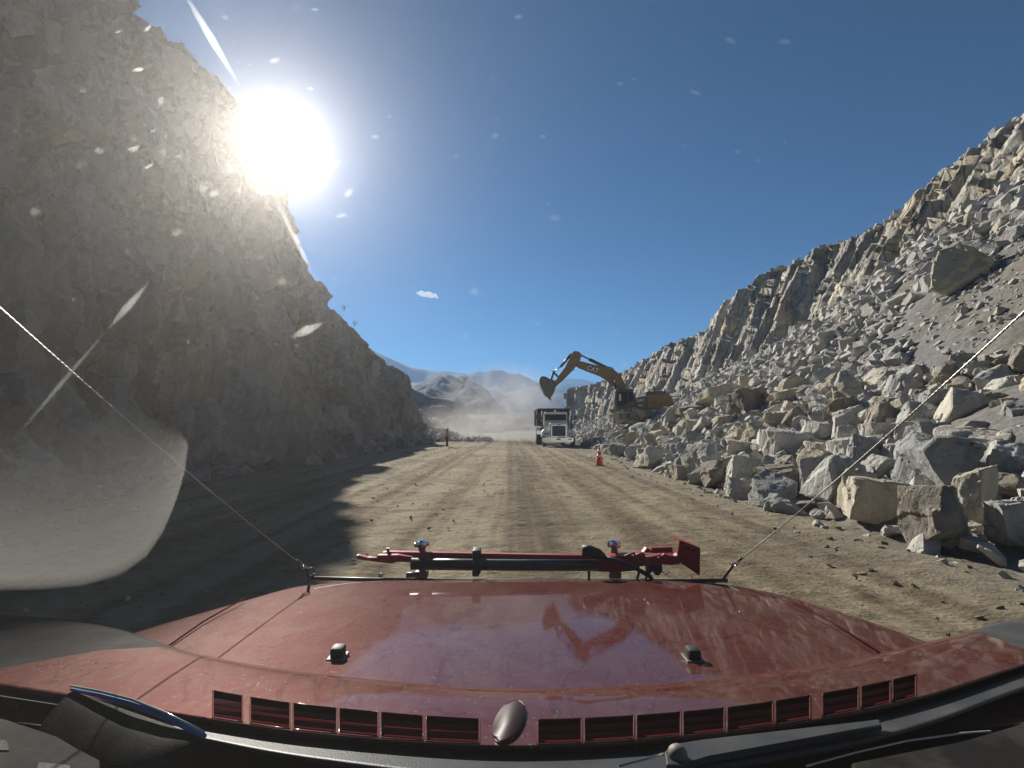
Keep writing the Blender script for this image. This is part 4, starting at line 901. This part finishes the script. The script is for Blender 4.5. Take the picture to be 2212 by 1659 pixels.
def well(loop, parent, blades=()):
    """a recessed slot: dark walls and floor below the opening, louvre blades across it"""
    down = Vector((0, .002, -.0105)); w = MB(); A_ = [w.bm.verts.new(p) for p in loop]; B_ = [w.bm.verts.new(p + down) for p in loop]
    for k in range(len(loop)): w.bm.faces.new((A_[k], A_[(k + 1) % len(loop)], B_[(k + 1) % len(loop)], B_[k]))
    w.bm.faces.new(B_); vo = w.build('vent_slot', M['slot'], parent)
    for bl in blades: MB().plate(bl, (0, 0, -.0015)).build('louvre', M['louvre'], vo)
    return vo
def holed(mb, G, xa, xb, j0, j1):
    """a grid with one opening, returns the opening's rim"""
    cols_ = [i for i in range(len(G[0]) - 1) if xa <= i < xb]; V = [[mb.bm.verts.new(p) for p in r_] for r_ in G]
    for j in range(len(G) - 1):
        for i in range(len(G[0]) - 1):
            if not (i in cols_ and j0 <= j < j1): mb.bm.faces.new((V[j][i], V[j][i + 1], V[j + 1][i + 1], V[j + 1][i]))
    return [G[j0][i] for i in range(xa, xb + 1)] + [G[j][xb] for j in range(j0 + 1, j1)] + [G[j1][i] for i in range(xb, xa - 1, -1)] + [G[j][xa] for j in range(j1 - 1, j0, -1)]
M['louvre'] = simple('dark red louvre', (0.15, 0.03, 0.03), 0.5, 0, Specular_IOR_Level=0.1)
em = MB(); G = cband(-160, -160, 380, -150, 70); rim0 = holed(em, G, 31, 38, 3, 5) if False else None
if rim0 is None: em = MB(); em.grid(G)
parts_c[-160] = em.build('reflected_dash_end', M['grey'], TR, smooth=True)  # grey end of the mirrored dash, built solid
parts_c[2090] = MB().grid(cband(2090, 2290, 2298, 2298)).build('reflected_dash_end', M['plastic'], TR, smooth=True)
SLOTS = [(462, 532)] + [(a + 3, b - 3) for a, b in zip((548, 640, 735, 830, 925), (640, 735, 830, 925, 1040))] + [(a + 3, b - 3) for a, b in zip((1158, 1255, 1365, 1470, 1560, 1660, 1770, 1850, 1920), (1255, 1365, 1470, 1560, 1660, 1745, 1850, 1920, 1980))]
V0, V1 = .5, .9
def cpt(x, v, dz=0.0):
    u = UW(x); a, b = cat(Ac, u), cat(Bc, u); return HP(a[0] + (b[0] - a[0]) * v, a[1] + (b[1] - a[1]) * v, dz)
xs_ = sorted(set([448, 1992] + [q for s_ in SLOTS for q in s_] + list(range(540, 1980, 30))))
xs_ = [x for i, x in enumerate(xs_) if i == 0 or x - xs_[i - 1] > 1]
vs_ = [(-.02, -.06), (0, .008), (.03, .017), (.08, .02), (.3, .0215), (V0 - .03, .0222), (V0, .0222), (.6, .0222), (.7, .0222), (.8, .0222), (V1, .0222), (.93, .0222), (.97, .019), (1.0, .012), (1.03, -.05)]
cm = MB(); VV = [[cm.bm.verts.new(cpt(x, v, dz)) for x in xs_] for v, dz in vs_]
for j in range(len(vs_) - 1):
    for i in range(len(xs_) - 1):
        mx_ = (xs_[i] + xs_[i + 1]) / 2
        if V0 <= vs_[j][0] < V1 and any(a < mx_ < b for a, b in SLOTS): continue
        cm.bm.faces.new((VV[j][i], VV[j][i + 1], VV[j + 1][i + 1], VV[j + 1][i]))
LG = cband(380, -150, 448, 448, 36); rowm = 6                         # the slot next to the end panel
xm = [xx for xx in (( (380 + (-150 - 380) * VS[rowm]) + (448 - (380 + (-150 - 380) * VS[rowm])) * k / 35) for k in range(36))]
ia, ib = min(range(36), key=lambda i: abs(xm[i] - 203)), min(range(36), key=lambda i: abs(xm[i] - 264))
cm.grid(LG); cm.grid(cband(1992, 1992, 2090, 2290, 24))
parts_c[330] = cm.build('reflected_dash_panel', M['paint'], TR, smooth=True)
for x0, x1_ in SLOTS:
    n = 7; X_ = [x0 + (x1_ - x0) * k / (n - 1) for k in range(n)]
    loop = [cpt(x, V0, .0222) for x in X_] + [cpt(x1_, V0 + (V1 - V0) * k / 4, .0222) for k in (1, 2, 3)] + [cpt(x, V1, .0222) for x in X_[::-1]] + [cpt(x0, V1 - (V1 - V0) * k / 4, .0222) for k in (1, 2, 3)]
    vo = well(loop, parts_c[330], [[cpt(x0, V0 + (V1 - V0) * f, .019), cpt(x1_, V0 + (V1 - V0) * f, .019), cpt(x1_, V0 + (V1 - V0) * (f + .2), .0145), cpt(x0, V0 + (V1 - V0) * (f + .2), .0145)] for f in (.26, .6)])
    MB().tube(loop, .0013, 6, True).build('vent_rim', M['paint'], vo, True)
# round washer cap seen as a dark oval on that panel
M['nozzle'] = simple('dark nozzle plastic', (0.03, 0.007, 0.008), 0.5, 0, Specular_IOR_Level=.25)
p = HP(1112, 1565, .024); MB().plate([HP(1100 + 30 * math.cos(a) + 20 * math.sin(a), 1566 - 46 * math.sin(a) + 6 * math.cos(a), .02) for a in [k * math.pi / 14 for k in range(28)]], (0, 0, .006), .005).build('washer_nozzle', M['nozzle'], parts_c[330], smooth=True)
# lower rubber and dash
Dc = [(-160, 1478), (0, 1506), (220, 1542), (440, 1600), (700, 1648), (1100, 1690), (1500, 1668), (1800, 1622), (2000, 1570), (2185, 1500), (2230, 1490), (2300, 1480)]
def band2(P0, P1, n, vs, dzs, u0=0.0, u1=1.0):
    return [[HP(*(cat(P0, u0 + (u1 - u0) * k / (n - 1))[j] * (1 - v) + cat(P1, u0 + (u1 - u0) * k / (n - 1))[j] * v for j in (0, 1)), dz) for k in range(n)] for v, dz in zip(vs, dzs)]
MB().grid(band2(Bc, Dc, 90, [-.05, 0, .25, .75, .95, 1.0, 1.05], [-.03, .006, .012, .012, .016, .012, -.03])).build('windscreen_seal', M['plastic'], TR, smooth=True)
Ec = [(x, y + 330) for x, y in Dc]
MB().grid(band2(Dc, Ec, 90, [-.1, 0, .3, .6, 1.0], [-.03, -.018, -.016, -.016, -.016])).build('dashboard', M['pod'], TR, smooth=True)
db = bpy.data.objects['dashboard']
lc = MB().plate([HP(-60, 1556, .0), HP(10, 1574, .0), HP(120, 1612, .0), HP(215, 1662, .0), HP(215, 1780, .0), HP(-60, 1780, .0)], (0, 0, .012), .004).build('corner_panel', M['grey'], db)
for q in ([(-40, 1592), (14, 1602), (20, 1622), (-40, 1622)], [(84, 1648), (150, 1655), (160, 1690), (70, 1690)]): MB().plate([HP(x, y, .0125) for x, y in q], (0, 0, .001)).build('vent_slot', M['pod'], lc)
MB().plate([HP(1840, 1665, .0), HP(2080, 1620, .0), HP(2240, 1566, .0), HP(2300, 1700, .0), HP(1840, 1760, .0)], (0, 0, .01), .004).build('corner_panel', M['grey'], db)
MB().tube([HP(1740, 1655, .004), HP(1850, 1625, .004), HP(1960, 1600, .004), HP(2080, 1584, .004), HP(2140, 1580, .004)], .0015, 5).build('trim_line', M['lens'], db)
# black round pod with a blue rim on the near side of the dash
pod = MB(); P0, P1 = HP(158, 1492, .03), HP(440, 1590, .03); mid = (P0 + P1) / 2; ax = (P1 - P0); Lp = ax.length; ax.normalize(); vv = Vector((0, 0, 1)); ww = ax.cross(vv).normalized()
if ww.y > 0: ww = -ww
rowsp = []
for k in range(25):
    u = -1 + 2 * k / 24; r_ = max(0.02, (1 - abs(u) ** 2.6)) ** .5; rowsp.append([P0 + ax * Lp * (k / 24) + (ww * math.sin(a) * .1 + vv * (-.1) * (1 - math.cos(a)) - vv * .001) * r_ for a in [j * math.pi / 2 / 10 for j in range(11)]])
pod.grid(rowsp); po = pod.build('gauge_pod', M['pod'], TR, smooth=True)
MB().tube([P0 - ax * .006 + vv * .001, P0.lerp(P1, .25) + vv * .006, P0.lerp(P1, .5) + vv * .009, P0.lerp(P1, .75) + vv * .007, P1 + ax * .002], [.002, .0032, .0034, .0034, .003], 8).build('rim_trim', M['bluetrim'], po, True)
MB().tube([P0 - ax * .008 + vv * .006, P0.lerp(P1, .25) + vv * .012, P0.lerp(P1, .5) + vv * .015, P0.lerp(P1, .75) + vv * .012, P1 + vv * .004], .0018, 8).build('rim_trim', M['lens'], po, True)
# wiper
wp = MB().plate([HP(1435, 1640, .016), HP(1450, 1622, .016), HP(1520, 1612, .016), HP(1900, 1566, .016), HP(1905, 1580, .016), HP(1530, 1646, .016), HP(1470, 1668, .016), HP(1440, 1668, .016)], (0, 0, .008), .002).build('wiper_arm', M['plastic'], TR)
MB().lathe(HP(1463, 1634, .024), (0, -.4, 1), [(.011, 0), (.011, .006), (.007, .012), (.002, .0135)], 20).build('pivot_nut', M['steel'], wp, True)
MB().tube([HP(1335, 1655, .02), HP(1400, 1638, .022), HP(1440, 1626, .022)], .0014, 6).build('blade', M['chrome'], wp)

# dusty windscreen without a glass surface: a scattering film set for veil and sun glow
def volume_mat(name, parts):
    t = NT(name); last = None
    for colr, den, g in parts:
        v = t.n('ShaderNodeVolumeScatter', {'Color': (*colr, 1), 'Density': den, 'Anisotropy': g})
        last = v.outputs[0] if last is None else t.n('ShaderNodeAddShader', {0: last, 1: v.outputs[0]}).outputs[0]
    t.t.links.new(last, t.out.inputs['Volume']); return t.m
ws = MB(); th = .012
rw = []
for z, y in ((1.22, .60), (1.5, .475), (1.8, .34), (2.1, .205)):
    rw.append([Vector((x, y - .035 * (x / 1.0) ** 2, z)) for x in np.linspace(-1.05, 1.05, 15)])
ws.grid(rw, (0, -th, 0)); wso = ws.build('windscreen', volume_mat('dust film on glass', [((1, .98, .95), 0.85, .93), ((1, .97, .93), 1.25, .8), ((1, .97, .93), .14, .45)]), TR)

# a pale scattering patch shaped as the dash reflection, and flecks and smears of dirt that catch the sun
def on_glass(px, py, off=0.0):
    r = ray(px, py); lo, hi = .1, 1.2
    f = lambda s: s - ((.60 - .435 * (CAM_Z + r.z * s - 1.22)) - .035 * (r.x * s) ** 2)
    for _ in range(40):
        md_ = (lo + hi) / 2
        if f(md_) > 0: hi = md_
        else: lo = md_
    return Vector((0, 0, CAM_Z)) + r * (lo + off)
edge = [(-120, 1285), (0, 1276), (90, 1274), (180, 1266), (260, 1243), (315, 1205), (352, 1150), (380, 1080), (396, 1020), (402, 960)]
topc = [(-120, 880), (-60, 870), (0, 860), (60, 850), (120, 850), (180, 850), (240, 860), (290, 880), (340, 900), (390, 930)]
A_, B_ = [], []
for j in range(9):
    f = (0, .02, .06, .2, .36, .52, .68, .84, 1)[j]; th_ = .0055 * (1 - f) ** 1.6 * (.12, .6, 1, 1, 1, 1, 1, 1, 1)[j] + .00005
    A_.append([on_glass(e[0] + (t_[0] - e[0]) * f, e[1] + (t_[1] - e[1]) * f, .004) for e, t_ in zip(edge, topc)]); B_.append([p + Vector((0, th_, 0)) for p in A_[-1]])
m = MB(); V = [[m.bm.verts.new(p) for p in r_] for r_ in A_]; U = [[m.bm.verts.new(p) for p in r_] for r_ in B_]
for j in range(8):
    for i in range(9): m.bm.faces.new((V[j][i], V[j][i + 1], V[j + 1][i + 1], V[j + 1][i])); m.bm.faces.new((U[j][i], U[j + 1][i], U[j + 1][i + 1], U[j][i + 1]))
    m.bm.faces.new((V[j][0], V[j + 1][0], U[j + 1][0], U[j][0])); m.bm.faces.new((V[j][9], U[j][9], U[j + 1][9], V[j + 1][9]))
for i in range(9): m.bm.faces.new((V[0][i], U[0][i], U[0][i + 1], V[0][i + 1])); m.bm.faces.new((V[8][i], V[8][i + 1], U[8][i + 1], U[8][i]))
tag(m.build('reflection_patch', volume_mat('pale reflection volume', [((1, .98, .93), 27, .4)]), wso), 'pale dash reflection built as a patch with a rounded edge')
m = MB(); rs = random.Random(21)
for k in range(130):
    if k < 62: px, py = 606 + rs.gauss(-190, 190), 330 + rs.gauss(30, 150)
    else: px, py = rs.uniform(20, 1700), rs.uniform(20, 900)
    r_ = .0007 + .0042 * rs.random() ** 1.8; q = on_glass(px, py, .003); th = rs.uniform(.0003, .0022); m.lathe(q, (rs.uniform(-.5, .5), -1, .45 + rs.uniform(-.5, .5)), [(r_ * .3, 0), (r_ * .9, th * .3), (r_, th * .5), (r_ * .85, th * .75), (r_ * .3, th)], 11)
for a_, b_, w in (((320, 612), (230, 715), .003), ((232, 712), (20, 960), .002), ((395, -20), (520, 190), .0032), ((628, 730), (700, 696), .0042), ((590, 420), (690, 620), .0022)):
    m.tube([on_glass(a_[0] + (b_[0] - a_[0]) * f, a_[1] + (b_[1] - a_[1]) * f, .004) for f in (0, .25, .5, .75, 1)], [w * .15, w * .7, w, w * .6, w * .1], 6)
m.build('dirt_speck', volume_mat('dirt on glass', [((1, 1, 1), 16, .74)]), wso)

# ------------------------------------------------------------------ jack clamped across the nose
DJ = 2.13
def J(cx, cy, dy=0.0): v = at(752 + .36 * cx, 1132.5 + .36 * cy, DJ); return Vector((v.x, DJ + dy, v.z))
jk = empty('farm_jack', J(1000, 330), 'red steel farm jack with a black handle tube clamped across the nose of the truck', 'jack')
def jp(pts, y0, y1, name, m, parent=None, bev=.003): return MB().plate([J(x, y, y0) for x, y in pts], (0, y1 - y0, 0), bev).build(name, M[m], parent or jk)
jp([(200, 176), (230, 172), (1500, 196), (1560, 205), (1560, 240), (200, 214)], .02, .045, 'standard_bar', 'redsteel')
jp([(55, 184), (64, 182), (120, 196), (178, 200), (182, 182), (300, 180), (390, 192), (390, 226), (300, 216), (268, 232), (180, 222), (58, 206)], -.012, .015, 'jaw_end', 'redsteel')
MB().lathe(J(228, 174, .03), (0, 0, 1), [(.006, 0), (.006, .008), (.009, .009), (.009, .014)], 10).build('bolt', M['steel'], jk)
MB().tube([J(385, 230, -.02), J(700, 234, -.02), J(1000, 237, -.02), J(1490, 238, -.02)], .0226, 18).build('handle_tube', M['black'], jk, True)
cl = MB(); cl.lathe(J(752, 236, -.02), (1, 0, 0), [(.024, 0), (.034, .002), (.034, .03), (.024, .032)], 20); cl.box(J(772, 190, 0).x, DJ + .0, J(0, 182).z, .034, .07, .05, None, .008).box(J(768, 280).x, DJ - .01, J(0, 282).z, .028, .04, .028, None, .005); cl.build('rubber_clamp', M['pad'], jk, auto=35)
for cx in (430, 1612):
    po_ = MB().cyl(J(cx, 335, .05), J(cx, 140, .05), .0145, seg=12).box(J(cx, 312).x, DJ + .05, J(0, 318).z, .05, .05, .03, None, .005).build('mount_post', M['steel'], jk, auto=35)
    kn = MB(); q = J(cx, 137, .05)
    for k in range(4): kn.box(q.x + math.cos(k * math.pi / 2 + .5) * .017, q.y + math.sin(k * math.pi / 2 + .5) * .017, q.z, .03, .017, .02, Matrix.Rotation(k * math.pi / 2 + .5, 3, 'Z'), .004)
    kn.cyl(q + Vector((0, 0, -.012)), q + Vector((0, 0, .018)), .012, seg=12); kn.build('wing_knob', M['chrome'], po_, auto=35)
MB().cyl(J(345, 313, .02), J(408, 313, .02), .0115, seg=12).build('bracket_tube', M['steel'], jk, True)
jp([(1480, 198), (1700, 202), (1712, 268), (1600, 276), (1484, 272)], -.03, .035, 'jack_body', 'redsteel')
jp([(1560, 186), (1700, 178), (1770, 172), (1768, 196), (1900, 182), (1960, 190), (1978, 178), (1984, 230), (1940, 238), (1870, 230), (1790, 240), (1700, 250)], -.02, .03, 'climber', 'redsteel')
jp([(1766, 168), (1788, 140), (1806, 146), (1830, 168)], -.01, .025, 'lifting_lug', 'redsteel'); jp([(1822, 142), (1948, 138), (1950, 172), (1820, 174)], .0, .02, 'lifting_nose', 'redsteel')
jp([(1838, 190), (1880, 164), (1925, 180), (1900, 206), (1860, 206)], -.04, -.02, 'reversing_latch', 'redsteel')
ft = MB().plate([J(1974, 94, -.03), J(2084, 132, -.05), J(2080, 286, -.05), J(2004, 236, -.03), J(1966, 212, -.02), J(1968, 160, -.02)], (0, .012, 0), .002).plate([J(2076, 130, -.05), J(2088, 132, -.05), J(2084, 288, -.05), J(2072, 284, -.05)], (0, .12, 0), .002).plate([J(1974, 94, -.03), J(2084, 132, -.05), J(2084, 138, .07), J(1974, 100, .06)], (0, 0, .006)).build('base_plate', M['redsteel'], jk)
for x, y in ((2004, 122), (2026, 128), (2048, 134)): MB().cyl(J(x, y + 8, -.045), J(x, y + 8, -.025), .0042, seg=10).build('bolt_hole', M['pod'], ft)
jp([(1786, 250), (1880, 236), (1884, 280), (1860, 306), (1838, 300), (1828, 268), (1806, 300), (1788, 290)], -.01, .02, 'pin_pair', 'black')
MB().tube([J(1400, 150, -.02), J(1440, 152, -.02), J(1500, 172, -.025), J(1530, 188, -.025)], [.02, .024, .021, .012], 14).build('rubber_grip', M['pad'], jk, True)
MB().tube([J(1525, 188, -.03), J(1600, 200, -.05), J(1700, 238, -.055), J(1790, 290, -.05), J(1815, 326, -.04)], .009, 8).build('lever', M['black'], jk, True)
for dx in (0, 52): MB().tube([J(1648 + dx, 176, -.04), J(1668 + dx, 160, -.06), J(1692 + dx, 150, -.06), J(1716 + dx, 200, -.07), J(1722 + dx, 270, -.06), J(1716 + dx, 322, -.04)], .005, 8).build('tie_cable', M['steel'], jk, True)
jp([(1436, 236), (1452, 236), (1452, 330), (1438, 330)], -.01, .01, 'prop', 'black')

# ------------------------------------------------------------------ two limb-riser cables from the roof to the nose corners
def cable(a, b, sag, label, foot):
    root = empty('limb_cable', a, label, 'steel cable', 'limb riser cables of the off-road truck')
    a, b = Vector(a), Vector(b); n = 40; pts = [a.lerp(b, k / n) - Vector((0, 0, sag * 4 * (k / n) * (1 - k / n))) for k in range(n + 1)]
    m = MB()
    for s in range(3):
        side = (b - a).cross(Vector((0, 0, 1))).normalized(); up = side.cross((b - a).normalized())
        hp = []
        for k in range(n * 6 + 1):
            f = k / (n * 6); p = a.lerp(b, f) - Vector((0, 0, sag * 4 * f * (1 - f))); an = f * (b - a).length / .03 * 2 * math.pi + s * 2.094
            hp.append(p + (side * math.cos(an) + up * math.sin(an)) * .001)
        m.tube(hp, .00105, 5)
    m.build('wire_rope', M['cable'], root, True)
    d = (b - a).normalized(); MB().tube([a + d * .02, a + d * .05], .005, 8).build('ferrule', M['steel'], root, True)
    MB().tube([a + d * .02 + (side * math.cos(t_) * .008 + d * (math.sin(t_) - 1) * .014) for t_ in [k * math.pi / 6 for k in range(13)]], .0022, 6).build('thimble', M['chrome'], root, True)
    MB().tube([a - d * .005 + side * .009, a - d * .02 + side * .01, a - d * .034, a - d * .02 - side * .01, a - d * .005 - side * .009], .0032, 6).cyl(a - d * .006 - side * .013, a - d * .006 + side * .013, .003, seg=8).build('shackle', M['chrome'], root, True)
    MB().cyl(a - d * .03, foot, .005, seg=8).build('anchor_bolt', M['black'], root, True)
cable(at(655, 1222, 1.86), at(-60, 612, .78), .012, 'thin steel limb cable rising from the hood corner towards the shaded cliff', HP(668, 1256, -.01))
cable(at(1590, 1216, 1.86), at(2262, 628, .8), .012, 'thin steel limb cable rising from the hood corner across the boulders', HP(1560, 1254, -.01))

# ------------------------------------------------------------------ dust, cloud and haze
def vol_box(name, lo, hi, m):
    b = MB(); b.box(*[(lo[k] + hi[k]) / 2 for k in range(3)], *[hi[k] - lo[k] for k in range(3)]); return tag(b.build(name, m), kind='stuff')
t = NT('dust in the air'); co = t.coord()
def blob(cx, cy, cz, rx, ry, rz):
    v = t.map(co, (1 / rx, 1 / ry, 1 / rz), loc=(-cx / rx, -cy / ry, -cz / rz)); L = t.n('ShaderNodeVectorMath', {0: v}, operation='LENGTH').outputs['Value']
    return t.math('SUBTRACT', 1.0, L, True)
f = t.math('ADD', blob(-1.5, 64, 2.5, 9, 11, 8), t.math('ADD', t.math('MULTIPLY', blob(1.5, 58, 4.5, 5, 8, 4.5), 1.0), t.math('MULTIPLY', blob(-7, 75, .5, 14, 16, 5), .8)))
f = t.math('MULTIPLY', f, t.ramp(t.noise(t.map(co, (1, .6, 1.1)), .32, 5, .6, 1.2), [(.4, (.12, .12, .12)), (.62, (1, 1, 1))]))
v = t.n('ShaderNodeVolumeScatter', {'Color': (.55, .51, .46, 1), 'Density': t.math('MULTIPLY', f, .2), 'Anisotropy': .12}); t.t.links.new(v.outputs[0], t.out.inputs['Volume'])
vol_box('dust_cloud', (-16, 50, .05), (7.5, 92, 11), t.m)
t = NT('white cloud'); v = t.n('ShaderNodeVolumeScatter', {'Color': (1, 1, 1, 1), 'Density': .035, 'Anisotropy': .3}); t.t.links.new(v.outputs[0], t.out.inputs['Volume'])
m = MB()
r0 = random.Random(5)
for k in range(16):
    u = k / 15; q = at(902 + 42 * u, 632 + 9 * u + r0.uniform(-2, 2), 3400); s = 3400 / 1106 * (3.2 + 5.5 * math.sin(math.pi * u) * r0.uniform(.6, 1))
    bmesh.ops.create_icosphere(m.bm, subdivisions=2, radius=1, matrix=Matrix.Translation(q) @ Matrix.Diagonal((s * 1.1, s, s * .8, 1)))
tag(m.build('cloud', t.m), kind='stuff')
t = NT('thin haze'); v = t.n('ShaderNodeVolumePrincipled', {'Color': (.3, .55, .95, 1), 'Density': .00036, 'Anisotropy': .2}); t.t.links.new(v.outputs[0], t.out.inputs['Volume'])
vol_box('haze', (-1500, -60, -8), (2400, 2950, 330), t.m)
